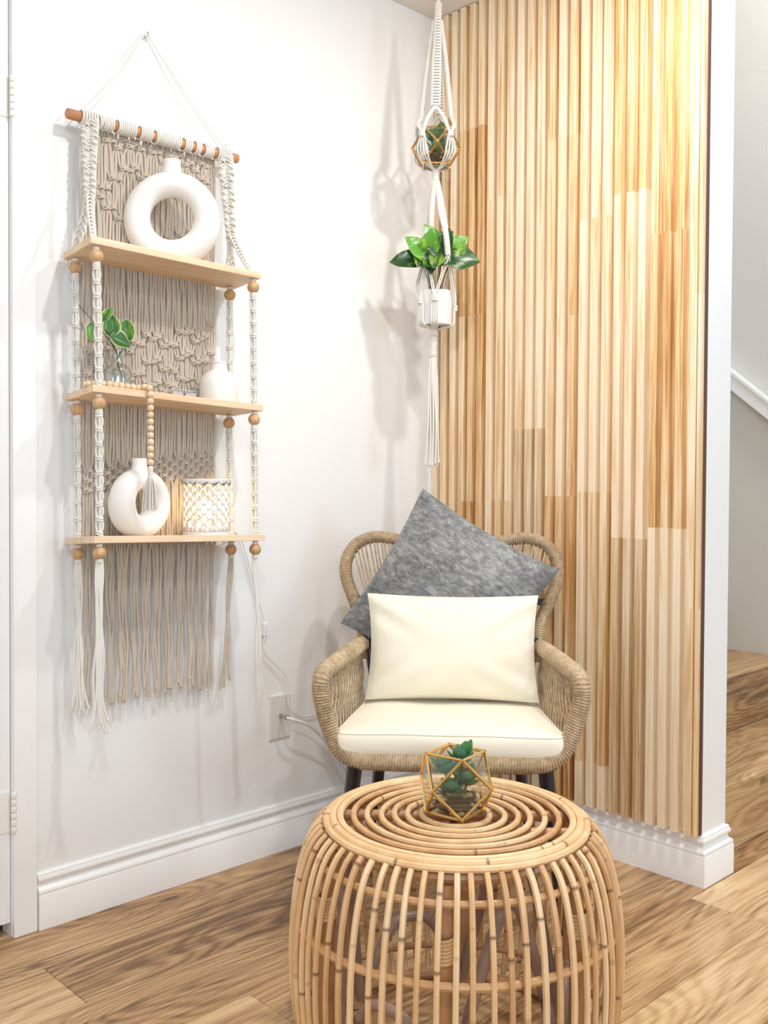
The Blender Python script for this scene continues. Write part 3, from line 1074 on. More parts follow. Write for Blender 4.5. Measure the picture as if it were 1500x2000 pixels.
def bead_unit(x, y, ztop, parent):
    """washer, bead and stopper knot hanging under a shelf"""
    b = MB().lathe([(0.0035, -0.0132), (0.006, -0.0138), (0.0105, -0.0108), (0.0140, -0.0055), (0.0150, 0), (0.0140, 0.0055), (0.0105, 0.0108), (0.006, 0.0138), (0.0035, 0.0132)], (x, y, ztop - 0.0215), 22)
    ob = b.build('bead', MAT['bead'], parent, world=True)
    mb = MB()
    for dz in (-0.003, -0.0065):
        mb.tube([(x + 0.0052 * math.cos(a), y + 0.0052 * math.sin(a), ztop + dz + 0.001 * math.sin(a)) for a in [2 * PI * w / 10 for w in range(10)]], 0.0026, 6, closed=True)
    for dz in (-0.0375, -0.0415):
        mb.tube([(x + 0.0058 * math.cos(a), y + 0.0058 * math.sin(a), ztop + dz + 0.0015 * math.sin(a + 1)) for a in [2 * PI * w / 10 for w in range(10)]], 0.0029, 6, closed=True)
    mb.tube([(x, y, ztop), (x, y, ztop - 0.044)], 0.004, 8)
    mb.build('stopper_knot', MAT['cotton'], parent, world=True)


for (posts, isfront) in ((LB, 0), (RB, 0), (LF, 1), (RF, 1)):
    for k in range(3):
        x, y = posts[k]
        zb = shelf_z(k, x, y) - THK
        bead_unit(x, y, zb, ms)
        if k < 2:
            x2, y2 = posts[k + 1]
            z2 = shelf_z(k + 1, x2, y2)
            mb = MB()
            knotted(mb, (x, y, zb - 0.046), (x2, y2, z2 + 0.006), step=0.031 if isfront else 0.036, amp=0.0050 if isfront else 0.0036, r=0.0026)
            mb.build('knotted_cord', MAT['cotton'] if True else None, ms, world=True)
tails = [(LB[2], (BACKX, -1.251, 0.502), 7, 'cotton'), (LF[2], (FRX, -1.264, 0.478), 8, 'cotton'),
         (RB[2], (BACKX, -0.847, 0.506), 5, 'cotton_shaded'), (RF[2], (FRX, -0.821, 0.482), 5, 'cotton')]
for ((x, y), e, ns, mt) in tails:
    zb = shelf_z(2, x, y) - THK
    mb = MB()
    for s in range(ns):
        ph = rnd.uniform(0, 6.3)
        sp = (s - (ns - 1) / 2) * 0.0027
        P = []
        ze = e[2] + rnd.uniform(-0.015, 0.02)
        n = 50
        for i in range(n):
            t = i / (n - 1)
            z = zb - 0.040 + (ze - zb + 0.040) * t
            wv = 0.0022 * math.sin(t * 9 + ph) * min(1, t * 4)
            o_ = sp * (0.7 + 0.9 * t ** 6 * 2.2 + 0.25 * math.sin(t * 12))
            P.append((x + (e[0] - x) * t + o_ * 0.5 + wv * 0.6, y + (e[1] - y) * t + o_ * 0.75 + wv, z))
        mb.tube(P, 0.0026, 6)
        for q in range(5):
            a = Vector(P[-1])
            mb.tube([a, a + Vector((rnd.uniform(-.004, .004), rnd.uniform(-.008, .008), -rnd.uniform(0.008, 0.02)))], [0.0011, 0.0005], 4)
    mb.build('cord_tail', MAT[mt], ms, world=True)


# ================================================================== THINGS ON THE SHELVES
def ring_vase(name, label, c, major, minor, nrm_deg, neck_r, neck_h, group, flat_cut, deep=1.05):
    """doughnut vase standing on its flattened foot; nrm_deg = heading of the hole axis"""
    t = thing(name, label, 'vase', (c[0], c[1], c[2] - flat_cut), R(nrm_deg), group)
    mb = MB()
    NU, NV = 56, 28
    rows = []
    for i in range(NU):
        a = 2 * PI * i / NU
        row = []
        for k in range(NV):
            b_ = 2 * PI * k / NV
            # tube: a little thicker towards the foot
            mr = minor * (1.0 + 0.05 * -math.sin(a))
            rr = major + mr * math.cos(b_)
            x = mr * deep * math.sin(b_)
            y = rr * math.cos(a)
            z = rr * math.sin(a) + flat_cut
            z = max(z, 0.0)
            row.append((x, y, z))
        rows.append(row)
    for r_ in rows:
        mb.v += r_
    for i in range(NU):
        for k in range(NV):
            i2, k2 = (i + 1) % NU, (k + 1) % NV
            mb.f.append((i * NV + k, i2 * NV + k, i2 * NV + k2, i * NV + k2))
    mb.build('body', MAT['ceramic'], t)
    zt = flat_cut + major + minor
    nk = MB()
    nk.lathe([(neck_r * 1.22, -minor * 0.62), (neck_r * 1.16, -minor * 0.15), (neck_r * 1.06, neck_h * 0.25), (neck_r, neck_h * 0.6), (neck_r * 1.04, neck_h * 0.95), (neck_r * 0.98, neck_h),
              (neck_r * 0.80, neck_h * 0.97), (neck_r * 0.78, neck_h * 0.1)], (0, 0, zt - 0.002), 28)
    nk.build('neck', MAT['ceramic'], t)
    return t


zc = 1.647
ring_vase('ring_vase', 'large matte white ring vase with round hole on the top shelf', (0.098, -1.040, zc), 0.0825, 0.0315, -40, 0.0205, 0.028, 'white ring vases', zc - shelf_z(0, 0.098, -1.04))
zc2 = shelf_z(2, 0.095, -1.125) + 0.078
ring_vase('ring_vase', 'smaller matte white ring vase turned sideways on the lowest shelf', (0.095, -1.125, zc2), 0.0570, 0.0255, 16, 0.0165, 0.024, 'white ring vases', 0.078, 1.40)

# white ceramic bottle
bx, by = 0.098, -0.905
bz = shelf_z(1, bx, by)
wb = thing('bottle_vase', 'glossy white ceramic bottle vase at the right of the middle shelf', 'vase', (bx, by, bz))
MB().lathe([(0.043, 0), (0.0465, 0.002), (0.0480, 0.006), (0.0480, 0.048), (0.0462, 0.058), (0.0405, 0.070), (0.032, 0.0785), (0.0225, 0.0835), (0.0195, 0.087), (0.0190, 0.0995), (0.0212, 0.102), (0.0212, 0.1045), (0.0190, 0.1055), (0.0165, 0.104), (0.0160, 0.085)], (0, 0, 0), 48, cap1=False).build('body', MAT['gloss_ceramic'], wb)

# clear glass bottle with hoya sprig
gx, gy = 0.095, -1.180
gz = shelf_z(1, gx, gy)
gb = thing('glass_bottle', 'clear glass bottle holding a leafy sprig on the middle shelf', 'bottle', (gx, gy, gz))
MB().lathe([(0.027, 0.001), (0.0295, 0.004), (0.0305, 0.008), (0.0305, 0.046), (0.028, 0.056), (0.022, 0.0635), (0.0125, 0.069), (0.0112, 0.073), (0.0112, 0.094), (0.0135, 0.096), (0.0135, 0.099), (0.0118, 0.1),
            (0.0095, 0.0985), (0.0092, 0.074), (0.0105, 0.0705), (0.020, 0.062), (0.026, 0.055), (0.0284, 0.046), (0.0284, 0.009), (0.026, 0.005)], (0, 0, 0), 36).build('glass_body', MAT['bottle_glass'], gb)


def leaf_mesh(name, m, length, width, fold=0.25, curl=0.2, shape='heart', tip=1.0):
    """leaf from the origin along +Y, midrib in the YZ plane"""
    mb = MB()
    NU, NW = 12, 8
    ids = []
    ev = []
    for i in range(NU + 1):
        t = i / NU
        if shape == 'heart':
            w = math.sin(PI * min(1, t ** 0.62)) ** 0.75 * (1 - 0.15 * t)
            if t > 0.8:
                w *= 1 - 0.25 * (t - 0.8) / 0.2
        elif shape == 'oval':
            w = math.sin(PI * t ** 0.85) ** 0.7
        else:
            w = (math.sin(PI * t ** 0.55) ** 0.9)
        w = max(w, 0.02) * width / 2
        if t in (0,):
            w = 0.0006
        if i == NU:
            w = 0.0004
        for k in range(-NW // 2, NW // 2 + 1):
            u = k / (NW / 2)
            x = w * u
            y = length * t - (0.16 * length * abs(u) * (1 - t) ** 3 if shape == 'heart' else 0)
            z = fold * abs(x) - curl * length * t * t + 0.03 * length * math.sin(t * 9 + u * 2) * abs(u)
            mb.v.append((x, y, z))
            ev.append(max(abs(u) ** 1.6, max(0, (t - 0.8) / 0.2) * 0.9))
    row = NW + 1
    for i in range(NU):
        for k in range(NW):
            a = i * row + k
            mb.f.append((a, a + 1, a + row + 1, a + row))
    mb.attr('edge', 0, ev)
    me = mb.build(name, m)
    return me


def orient(d, upv=(0, 0, 1)):
    """euler that takes +Y to d and +Z near upv"""
    y = Vector(d).normalized()
    z = Vector(upv) - y * y.dot(Vector(upv))
    if z.length < 1e-4:
        z = Vector((1, 0, 0))
    z.normalize()
    x = y.cross(z)
    return Matrix((x, y, z)).transposed().to_euler()


sp = thing('plant_sprig', 'green sprig with cream edged leaves in the clear glass bottle', 'plant', (gx + 0.004, gy + 0.006, gz + 0.012))
S0 = Vector((gx + 0.010, gy + 0.014, gz + 0.010))
stm = MB()
PX = 0.105
main = sample([S0, (0.100, -1.182, 1.290), (PX, -1.190, 1.318), (PX + 0.004, -1.212, 1.346), (PX, -1.245, 1.379), (PX, -1.283, 1.415)], 40)
stm.tube(main, [0.0018 - 0.001 * i / 40 for i in range(40)], 6)
stm.tube(sample([(0.101, -1.184, 1.305), (PX + 0.004, -1.178, 1.325), (PX + 0.006, -1.172, 1.340)], 8), 0.0012, 5)
stm.build('stem', MAT['stem'], sp, world=True)
CAMD = Vector((0.85, -0.53, 0.05))
leaves = [((PX, -1.246, 1.380), (0.0, -0.010, -0.045), 0.040, 0.026, (0.9, -0.3, 0.1)),
          ((PX, -1.224, 1.383), (0.02, 0.018, 0.040), 0.038, 0.022, (0.5, -0.8, 0.2)),
          ((PX + 0.004, -1.208, 1.352), (0.006, 0.004, 0.046), 0.046, 0.036, (0.9, -0.35, 0.1)),
          ((PX + 0.010, -1.212, 1.352), (0.010, 0.040, -0.016), 0.050, 0.038, (0.8, -0.35, 0.5)),
          ((PX + 0.006, -1.172, 1.338), (0.000, 0.004, 0.052), 0.055, 0.040, (0.85, -0.6, 0.1)),
          ((PX - 0.014, -1.190, 1.352), (0.0, 0.034, 0.022), 0.046, 0.026, (0.6, -0.7, 0.3))]
for (p0, d, ln, w, u) in leaves:
    lf = leaf_mesh('leaf', MAT['hoya'], ln * 1.05, w * 1.15, 0.35, 0.12, 'oval')
    lf.parent = sp
    lf.location = Vector(p0) - sp.location
    lf.rotation_euler = orient(d, u)

# wax melts in a clear tray
for i, (yy, lab) in enumerate(((-1.046, 'pink wax melt cube in clear cup, left of the pair'), (-1.010, 'pink wax melt cube in clear cup, right beside the white bottle'))):
    xx = 0.125
    zz = shelf_z(1, xx, yy)
    t = thing('wax_melt', lab, 'candle', (xx, yy, zz), R(-8), 'pink wax melts')
    MB().cbox((-0.0125, -0.0135, 0.0015), (0.0125, 0.0135, 0.0135), 0.002).build('wax', MAT['wax'], t, smooth=False)
    cup = MB()
    w0, w1 = 0.0142, 0.0165
    for (z, w) in ((0.0, w0), (0.019, w1), (0.0195, w1 + 0.0025), (0.0185, w1 + 0.0025), (0.0185, w1 - 0.001), (0.001, w0 - 0.001)):
        cup.v += [(-w, -w, z), (w, -w, z), (w, w, z), (-w, w, z)]
    for a in range(5):
        for q in range(4):
            cup.f.append((a * 4 + q, a * 4 + (q + 1) % 4, a * 4 + 4 + (q + 1) % 4, a * 4 + 4 + q))
    cup.f.append((0, 3, 2, 1))
    cup.f.append((20, 21, 22, 23))
    cup.build('clear_cup', MAT['bottle_glass'], t, smooth=False)

# wooden bead garland with tassel
gd = thing('bead_garland', 'pale wooden bead garland with tassel draped over the middle shelf edge', 'garland', (0.15, -1.2, shelf_z(1, 0.15, -1.2)))
BR = 0.0078


def zsh(x, y):
    return shelf_z(1, x, y) + BR


path1 = [(0.120, -1.150), (0.125, -1.165), (0.130, -1.185), (0.136, -1.205), (0.146, -1.225), (0.140, -1.243), (0.120, -1.256), (0.10, -1.262), (0.078, -1.254), (0.066, -1.238)]
path1b = [(0.066, -1.238), (0.060, -1.222), (0.058, -1.205)]
lead = [Vector((0.181, -1.149, 1.225)), Vector((0.176, -1.147, 1.2345)), Vector((0.162, -1.149, zsh(0.162, -1.149))), Vector((0.150, -1.160, zsh(0.15, -1.16)))]
loop = [(0.150, -1.160), (0.153, -1.176), (0.154, -1.192), (0.155, -1.208), (0.155, -1.224), (0.156, -1.240), (0.150, -1.262), (0.132, -1.272), (0.112, -1.268), (0.100, -1.252),
        (0.112, -1.236), (0.124, -1.222), (0.132, -1.205), (0.136, -1.188), (0.137, -1.172), (0.136, -1.156), (0.138, -1.140), (0.142, -1.125)]
LP = [Vector((x, y, zsh(x, y))) for x, y in loop]
hang = [Vector((0.1845, -1.149, 1.219 - 0.0152 * k)) for k in range(11)]
full = hang[::-1] + [Vector((0.1835, -1.149, 1.2305)), Vector((0.172, -1.149, zsh(0.172, -1.149) + 0.001))] + LP
S = sample(full, 400)
acc = 0
b0 = MB().lathe([(0.002, -0.0070), (0.0052, -0.0062), (0.0073, -0.0032), (0.0079, 0), (0.0073, 0.0032), (0.0052, 0.0062), (0.002, 0.0070)], (0, 0, 0), 14).build('bead', MAT['bead_lt'], gd)
pts_b = [S[0]]
lastp = S[0]
for q in S:
    if (q - lastp).length >= 0.0150:
        pts_b.append(q.copy())
        lastp = q
for i, q in enumerate(pts_b):
    d = (pts_b[min(i + 1, len(pts_b) - 1)] - pts_b[max(0, i - 1)]).normalized()
    rot = Vector((0, 0, 1)).rotation_difference(d).to_euler()
    if i == 0:
        b0.location = q - gd.location
        b0.rotation_euler = rot
    else:
        copy(b0, q - gd.location, rot)
MB().tube(S, 0.0011, 5).build('string', MAT['cotton'], gd, world=True)
tz = hang[-1].z - 0.008
ts = MB()
ts.lathe([(0.002, 0), (0.0062, -0.003), (0.0072, -0.009), (0.0055, -0.014), (0.0062, -0.018), (0.0055, -0.021)], (0.1845, -1.149, tz), 12)
for q in range(44):
    a = 2 * PI * q / 44 + rnd.uniform(-.1, .1)
    r1 = rnd.uniform(0.006, 0.021)
    ts.tube(sample([(0.1845 + 0.003 * math.cos(a), -1.149 + 0.003 * math.sin(a), tz - 0.018), (0.1845 + r1 * 0.7 * math.cos(a), -1.149 + r1 * 0.7 * math.sin(a), tz - 0.05),
                    (0.1845 + r1 * math.cos(a), -1.149 + r1 * math.sin(a), tz - 0.096 - rnd.uniform(0, 0.008))], 8), 0.0011, 4)
ts.build('tassel', MAT['cotton'], gd, world=True)

# pierced wax warmer
wx, wy = 0.100, -0.943
wz = shelf_z(2, wx, wy)
ww = thing('wax_warmer', 'lit round ceramic wax warmer with pierced teardrop pattern on the lowest shelf', 'lamp', (wx, wy, wz))
WR, WH = 0.057, 0.136
NCOL = 28
h = 0.0236
zlo = 0.030
shell = MB()


def wv(th, z, r=WR):
    return (r * math.cos(th), r * math.sin(th), z)


w_ = 2 * PI / NCOL


def add_ring_cell(th, z, top=1, bot=1):
    # rhombus outline resampled to 12 points, hole = pointed drop
    K = 16
    s = len(shell.v)
    for q in range(K):
        a = 2 * PI * q / K
        ca, sa = math.cos(a), math.sin(a)
        d = 1 / (abs(ca) + abs(sa))
        shell.v.append(wv(th + w_ * ca * d, z + (h / 2) * sa * d))
    for q in range(K):
        a = 2 * PI * q / K
        ca, sa = math.cos(a), math.sin(a)
        hz = (h / 2) * (0.80 if sa > 0 else 0.72)
        shell.v.append(wv(th + w_ * 0.54 * ca * (1 - 0.25 * max(0, sa)), z + hz * (sa if abs(sa) < 0.99 else sa * 1.08)))
    for q in range(K):
        q2 = (q + 1) % K
        shell.f.append((s + q, s + q2, s + K + q2, s + K + q))


NR = 4
for c in range(NCOL):
    off = h / 2 if c % 2 else 0
    rows_n = NR + 1 if c % 2 == 0 else NR
    for j in range(rows_n):
        add_ring_cell(c * w_, zlo + off + j * h)
zl, zh = zlo, zlo + NR * h
# plain bands closing the zig-zag borders
for c in range(NCOL):
    th = c * w_
    for (zz, zb, sgn) in ((zl, 0.010, -1), (zh, 0.1285, 1)):
        s = len(shell.v)
        even = c % 2 == 0
        e0 = zz + sgn * (h / 2 if even else 0)
        e1 = zz + sgn * (0 if even else h / 2)
        e0m = zz + sgn * (h / 2 if even else 0)
        shell.v += [wv(th, e0), wv(th + w_, e1), wv(th + w_, zb), wv(th, zb)]
        shell.f.append((s, s + 1, s + 2, s + 3) if sgn > 0 else (s + 3, s + 2, s + 1, s))
so = shell.build('pierced_shell', MAT['warmer'], ww)
sm = so.modifiers.new('thickness', 'SOLIDIFY')
sm.thickness = 0.0035
sm.offset = -1
MB().lathe([(WR - 0.004, 0.0105), (WR + 0.0005, 0.0105), (WR + 0.0012, 0.009), (WR + 0.0012, 0.0), (WR - 0.004, 0.0)], (0, 0, 0), 48, cap0=False, cap1=True).build('foot', MAT['warmer'], ww)
MB().lathe([(WR - 0.012, 0.1285), (WR - 0.001, 0.1285), (WR + 0.0008, 0.1305), (WR + 0.0008, 0.1365), (WR - 0.002, 0.1395), (WR - 0.010, 0.1390), (WR - 0.020, 0.1310), (0.012, 0.1285)], (0, 0, 0), 48).build('dish', MAT['warmer'], ww)
MB().ball((0, 0, 0.066), 0.017, 16, 10, (1, 1, 1.3)).build('bulb', MAT['bulb'], ww)
MB().lathe([(0.012, 0.0), (0.012, 0.040), (0.014, 0.045), (0.010, 0.046)], (0, 0, 0.004), 16).build('bulb_socket', MAT['plastic'], ww)
for (dx, dy, e_) in ((0.024, 0, 0.5), (-0.024, 0, 0.5), (0, -0.024, 0.5), (0, 0.024, 0.5)):
    ld = bpy.data.lights.new('warmer_glow', 'POINT')
    ld.energy = 0.12
    ld.color = (1.0, 0.68, 0.32)
    ld.shadow_soft_size = 0.012
    lo_ = bpy.data.objects.new('warmer_glow', ld)
    lo_.location = (wx + dx, wy + dy, wz + 0.066)
    COL.objects.link(lo_)

# warmer cable: runs down the wall to the corner
wc = thing('lamp_cable', 'thin white cable with inline switch running down the wall from the shelf', 'cable', (0.01, -0.62, 0.3))
cpts = [(0.066, -0.889, 0.893), (0.040, -0.850, 0.895), (0.024, -0.815, 0.892), (0.013, -0.786, 0.880), (0.012, -0.768, 0.855), (0.012, -0.732, 0.746), (0.012, -0.703, 0.661), (0.012, -0.694, 0.637), (0.012, -0.694, 0.605), (0.012, -0.700, 0.580), (0.012, -0.689, 0.548),
        (0.013, -0.645, 0.507), (0.014, -0.621, 0.475), (0.017, -0.617, 0.411), (0.017, -0.607, 0.385), (0.012, -0.570, 0.362), (0.010, -0.521, 0.358), (0.010, -0.42, 0.352), (0.012, -0.30, 0.34)]
MB().tube(sample(cpts, 110), 0.0021, 7).build('cable', MAT['cable'], wc, world=True)
sw_ = MB()
swo = sw_.cbox((0.003, -0.7015, 0.603), (0.016, -0.6865, 0.640), 0.003).build('switch', MAT['plastic'], wc, smooth=False, world=True)
MB().cbox((0.016, -0.6965, 0.614), (0.0185, -0.6915, 0.634), 0.001).build('switch_slider', MAT['cable'], wc, smooth=False, world=True).parent = swo

# wall plate with coaxial connector
wp = thing('wall_plate', 'off white wall plate with coaxial connector low on the left wall', 'wall plate', (0.0, -0.6355, 0.371))
MB().cbox((-0.0365, -0.061, 0.0), (0.0365, 0.061, 0.0058), 0.0025).build('plate', MAT['plate'], wp, smooth=False, rot=(PI / 2, 0, PI / 2))
for dz in (0.042, -0.042):
    MB().lathe([(0.0032, 0), (0.0034, 0.0008), (0.0018, 0.0016)], (0.0057, 0, dz), 12, axis=(1, 0, 0)).build('screw', MAT['plate'], wp)
MB().lathe([(0.0062, 0), (0.0062, 0.004), (0.0046, 0.004), (0.0046, 0.016), (0.0058, 0.016), (0.0058, 0.027), (0.0040, 0.028)], (0.0057, 0.0, 0.002), 6, axis=(1, 0, 0)).build('connector', MAT['chrome'], wp, smooth=False)
cx = thing('coax_cable', 'thick white coaxial cable leaving the wall plate behind the chair', 'cable', (0.03, -0.5, 0.1))
MB().tube(sample([(0.033, -0.6355, 0.373), (0.052, -0.622, 0.368), (0.055, -0.575, 0.345), (0.045, -0.520, 0.300), (0.035, -0.46, 0.235), (0.03, -0.40, 0.15), (0.04, -0.34, 0.06), (0.07, -0.26, 0.006)], 60), 0.0037, 9).build('cable', MAT['cable'], cx, world=True)

# ================================================================== HANGING MACRAME PLANTERS
HX, HY = 0.219, -0.251
SIDE = Vector((0.6936, 0.7203, 0)).normalized()
TOW = Vector((0.7203, -0.6936, 0)).normalized()      # towards the room


def HP(a, b, z):
    """a metres sideways, b metres towards the room, height z"""
    return Vector((HX, HY, 0)) + SIDE * a + TOW * b + Vector((0, 0, z))


mh = thing('macrame_plant_hanger', 'long white macrame plant hanger with two tiers hung from the ceiling in the corner', 'plant hanger', (HX, HY, 1.065))
hk = MB()
hk.tube(sample([HP(0.004, 0, CEIL - 0.001), HP(0.004, 0, CEIL - 0.02), HP(0.012, 0, CEIL - 0.032), HP(0.004, 0, CEIL - 0.046), HP(-0.006, 0, CEIL - 0.038)], 24), 0.0022, 8)
hk.lathe([(0.014, 0), (0.014, -0.004), (0.004, -0.006)], HP(0.004, 0, CEIL), 18, cap0=False, cap1=False)
ho = hk.build('ceiling_hook', MAT['chrome'])
tag(ho, 'metal hook in the ceiling carrying the plant hanger', 'hook')
rg = MB()
rg.tube([HP(0.004 + 0.0175 * math.cos(a), 0.003 * math.sin(a), 2.404 + 0.0255 * math.sin(a)) for a in [2 * PI * q / 28 for q in range(28)]], 0.0019, 8, closed=True)
rg.build('ring', MAT['chrome'], mh, world=True)


def coil(mb, c0, c1, r, cr=0.0022, pitch=0.0045, seg=14):
    """cord wound round a core from c0 to c1"""
    c0, c1 = Vector(c0), Vector(c1)
    ln = (c1 - c0).length
    n = max(1, int(ln / pitch))
    for i in range(n + 1):
        c = c0.lerp(c1, i / n)
        mb.tube([c + SIDE * (r * math.cos(a)) + TOW * (r * math.sin(a)) + Vector((0, 0, 0.0016 * math.sin(a * 0.5 + i))) for a in [2 * PI * w / seg for w in range(seg)]], cr, 6, closed=True)
    mb.tube([c0, c1], r, 12)


def twist(mb, P, amp=0.0042, r=0.0026, pitch=0.026, strands=4):
    P = [Vector(p) for p in P]
    n = max(20, int(plen(P) / pitch * 10))
    P = sample(P, n)
    T, N, B = frames(P)
    s = 0
    for k in range(strands):
        ph = 2 * PI * k / strands
        s = 0
        Q = []
        for i in range(n):
            if i:
                s += (P[i] - P[i - 1]).length
            t = 2 * PI * s / pitch + ph
            Q.append(P[i] + N[i] * (amp * math.cos(t)) + B[i] * (amp * math.sin(t)))
        mb.tube(Q, r, 6)


mb = MB()
coil(mb, HP(0.004, 0, 2.372), HP(0.003, 0, 2.325), 0.0085, 0.0024)
mb.tube(sample([HP(0.003, 0, 2.372), HP(0.001, 0.004, 2.386), HP(0.004, 0, 2.392), HP(0.007, -0.004, 2.386), HP(0.004, 0, 2.372)], 18), 0.0032, 6)
mb.build('top_wrap', MAT['cotton'], mh, world=True)

# tier one: four arms, net, gathering knot
ZK1, ZG1 = 1.990, 1.905
arms1 = [(-0.043, 0.006), (-0.004, 0.050), (0.042, 0.008), (0.012, -0.050)]
for i, (a, b) in enumerate(arms1):
    mb = MB()
    top = HP(0.003 + a * 0.2, b * 0.15, 2.325)
    low = HP(a * 0.98, b * 0.7 if i % 2 else b, 2.052 if i % 2 == 0 else 2.075)
    if i % 2 == 0:
        twist(mb, [top, top.lerp(low, 0.5) + SIDE * (a * 0.05), low], 0.0042, 0.0030, 0.019, 3)
    else:
        # broad flat band of square knots
        n = 30
        for q in range(n):
            c = top.lerp(low, q / (n - 1))
            wdt = 0.0085 + 0.005 * math.sin(PI * min(1, q / (n * 0.7)) * 0.5)
            mb.tube(sample([c - SIDE * wdt, c + TOW * 0.0055 + Vector((0, 0, 0.0028)), c + SIDE * wdt, c - TOW * 0.003 + Vector((0, 0, -0.002)), c - SIDE * wdt], 12), 0.0028, 6)
            c2 = c + Vector((0, 0, 0.0045))
            mb.tube(sample([c2 - SIDE * wdt * 0.9 + TOW * .002, c2 + TOW * 0.0055 - Vector((0, 0, 0.0028)), c2 + SIDE * wdt * 0.9 + TOW * .002], 8), 0.0028, 6)
        for s_ in (-1, -0.3, 0.3, 1):
            mb.tube([top + SIDE * 0.005 * s_, low + SIDE * 0.010 * s_], 0.0028, 6)
    mb.build('hanger_arm', MAT['cotton'], mh, world=True)
RT = 0.070
nets = MB()
kn4 = []
angs = [-1.0, 0.62, 2.2, 3.9]     # knots between the arms (0 = sideways right, pi/2 = towards the room)
KA = [(-0.040, 0.052), (0.036, 0.054), (0.045, -0.05), (-0.045, -0.05)]
ARML = [HP(a * 0.98, b * 0.7 if i % 2 else b, 2.052 if i % 2 == 0 else 2.075) for i, (a, b) in enumerate(arms1)]
links = [(0, 0), (1, 0), (1, 1), (2, 1), (2, 2), (3, 2), (3, 3), (0, 3)]
for (ai, ki) in links:
    a, b = KA[ki]
    K = HP(a, b, ZK1)
    A = ARML[ai]
    m_ = A.lerp(K, 0.5)
    outw = Vector((m_.x - HX, m_.y - HY, 0)).normalized()
    for e_ in (-0.0026, 0.0026):
        dv = SIDE * e_
        nets.tube(sample([A + dv, m_ + outw * 0.012 + dv, K + dv * 0.7], 10), 0.0025, 6)
for (a, b) in KA:
    K = HP(a, b, ZK1)
    od = Vector((K.x - HX, K.y - HY, 0)).normalized()
    sd = Vector((-od.y, od.x, 0))
    for q in range(4):
        c = K + od * 0.003 + Vector((0, 0, 0.007 - q * 0.0045))
        nets.tube(sample([c - sd * 0.0075, c + od * 0.006 + Vector((0, 0, .001)), c + sd * 0.0075, c - od * .002, c - sd * 0.0075], 12), 0.0028, 6)
    for e_ in (-0.006, -0.002, 0.002, 0.006):
        P = [K + sd * e_, HP(a * 1.06, b * 1.06, 1.955) + sd * e_ * 2.4, HP(a * 0.90, b * 0.90, 1.930) + sd * e_ * 2.2, HP(a * 0.35, b * 0.35, ZG1 + 0.004) + sd * e_ * 0.6, HP(a * 0.05, b * 0.05, ZG1 - 0.004)]
        nets.tube(sample(P, 16), 0.0024, 6)
nets.build('net', MAT['cotton'], mh, world=True)
mb = MB()
coil(mb, HP(0, 0, ZG1), HP(-0.001, 0, 1.872), 0.0085, 0.0024)
mb.build('gathering_wrap', MAT['cotton'], mh, world=True)

# tier two
ZT2 = 1.562      # rim of the pot
arms2 = [((-0.002, 0.004), (-0.014, 0.030), 1.735, (-0.038, 0.024)), ((0.004, 0.0), (0.026, 0.040), 1.650, (0.030, 0.050)), ((-0.003, -0.004), (-0.030, -0.04), 1.640, (-0.03, -0.052)), ((0.004, -0.004), (0.035, -0.03), 1.64, (0.045, -0.04))]
P_l = [HP(-0.003, 0.005, 1.872), HP(-0.011, 0.014, 1.79), HP(-0.014, 0.024, 1.73), HP(-0.022, 0.034, 1.655)]
P_r = [HP(0.004, 0.003, 1.872), HP(0.013, 0.030, 1.785), HP(0.024, 0.072, 1.715), HP(0.031, 0.074, 1.650)]
P_b1 = [HP(-0.003, -0.005, 1.872), HP(-0.016, -0.02, 1.78), HP(-0.035, -0.045, 1.645)]
P_b2 = [HP(0.004, -0.005, 1.872), HP(0.024, -0.022, 1.78), HP(0.045, -0.035, 1.645)]
AR2 = []
for P in (P_l, P_r, P_b2, P_b1):
    mb = MB()
    twist(mb, P, 0.0052, 0.0038, 0.022, 3)
    mb.build('hanger_arm', MAT['cotton'], mh, world=True)
    AR2.append(P[-1])
nets = MB()
KA2 = [(-0.004, 0.0565), (0.055, 0.006), (0.02, -0.054), (-0.042, 0.036)]
KZ = [1.533, 1.512, 1.53, 1.528]
PR = 0.0505
for (ai, ki) in ((0, 0), (1, 0), (1, 1), (2, 1), (2, 2), (3, 2), (3, 3), (0, 3)):
    a, b = KA2[ki]
    K = HP(a, b, KZ[ki])
    A = AR2[ai]
    for e_ in (-0.0026, 0.0026):
        dv = SIDE * e_
        rim = A.lerp(K, 0.7)
        outw = Vector((rim.x - HX, rim.y - HY, 0))
        need = max(0, PR + 0.006 - outw.length)
        rim = rim + outw.normalized() * need
        nets.tube(sample([A + dv, rim + dv, K + dv * 0.7], 10), 0.0021, 6)
for (a, b), kz in zip(KA2, KZ):
    K = HP(a, b, kz)
    od = Vector((K.x - HX, K.y - HY, 0)).normalized()
    sd = Vector((-od.y, od.x, 0))
    for q in range(4):
        c = K + od * 0.001 + Vector((0, 0, 0.007 - q * 0.0042))
        nets.tube(sample([c - sd * 0.009, c + od * 0.0055 + Vector((0, 0, .001)), c + sd * 0.009], 10), 0.0026, 6)
        nets.tube(sample([c - sd * 0.009, c + od * 0.003, c + sd * 0.009], 8), 0.0022, 6)
    for e_ in (-0.0075, -0.0025, 0.0025, 0.0075):
        base = od * (PR + 0.0022)
        C0 = Vector((HX, HY, 0))
        P = [K + sd * e_, C0 + od * (PR + 0.0042) + sd * e_ * 1.2 + Vector((0, 0, 1.49)), C0 + od * (PR + 0.001) + sd * e_ * 1.1 + Vector((0, 0, 1.466)),
             C0 + od * (PR * 0.55) + sd * e_ + Vector((0, 0, 1.459)), C0 + od * 0.007 + sd * e_ * 0.5 + Vector((0, 0, 1.454))]
        nets.tube(sample(P, 16), 0.0026, 6)
nets.build('net', MAT['cotton'], mh, world=True)
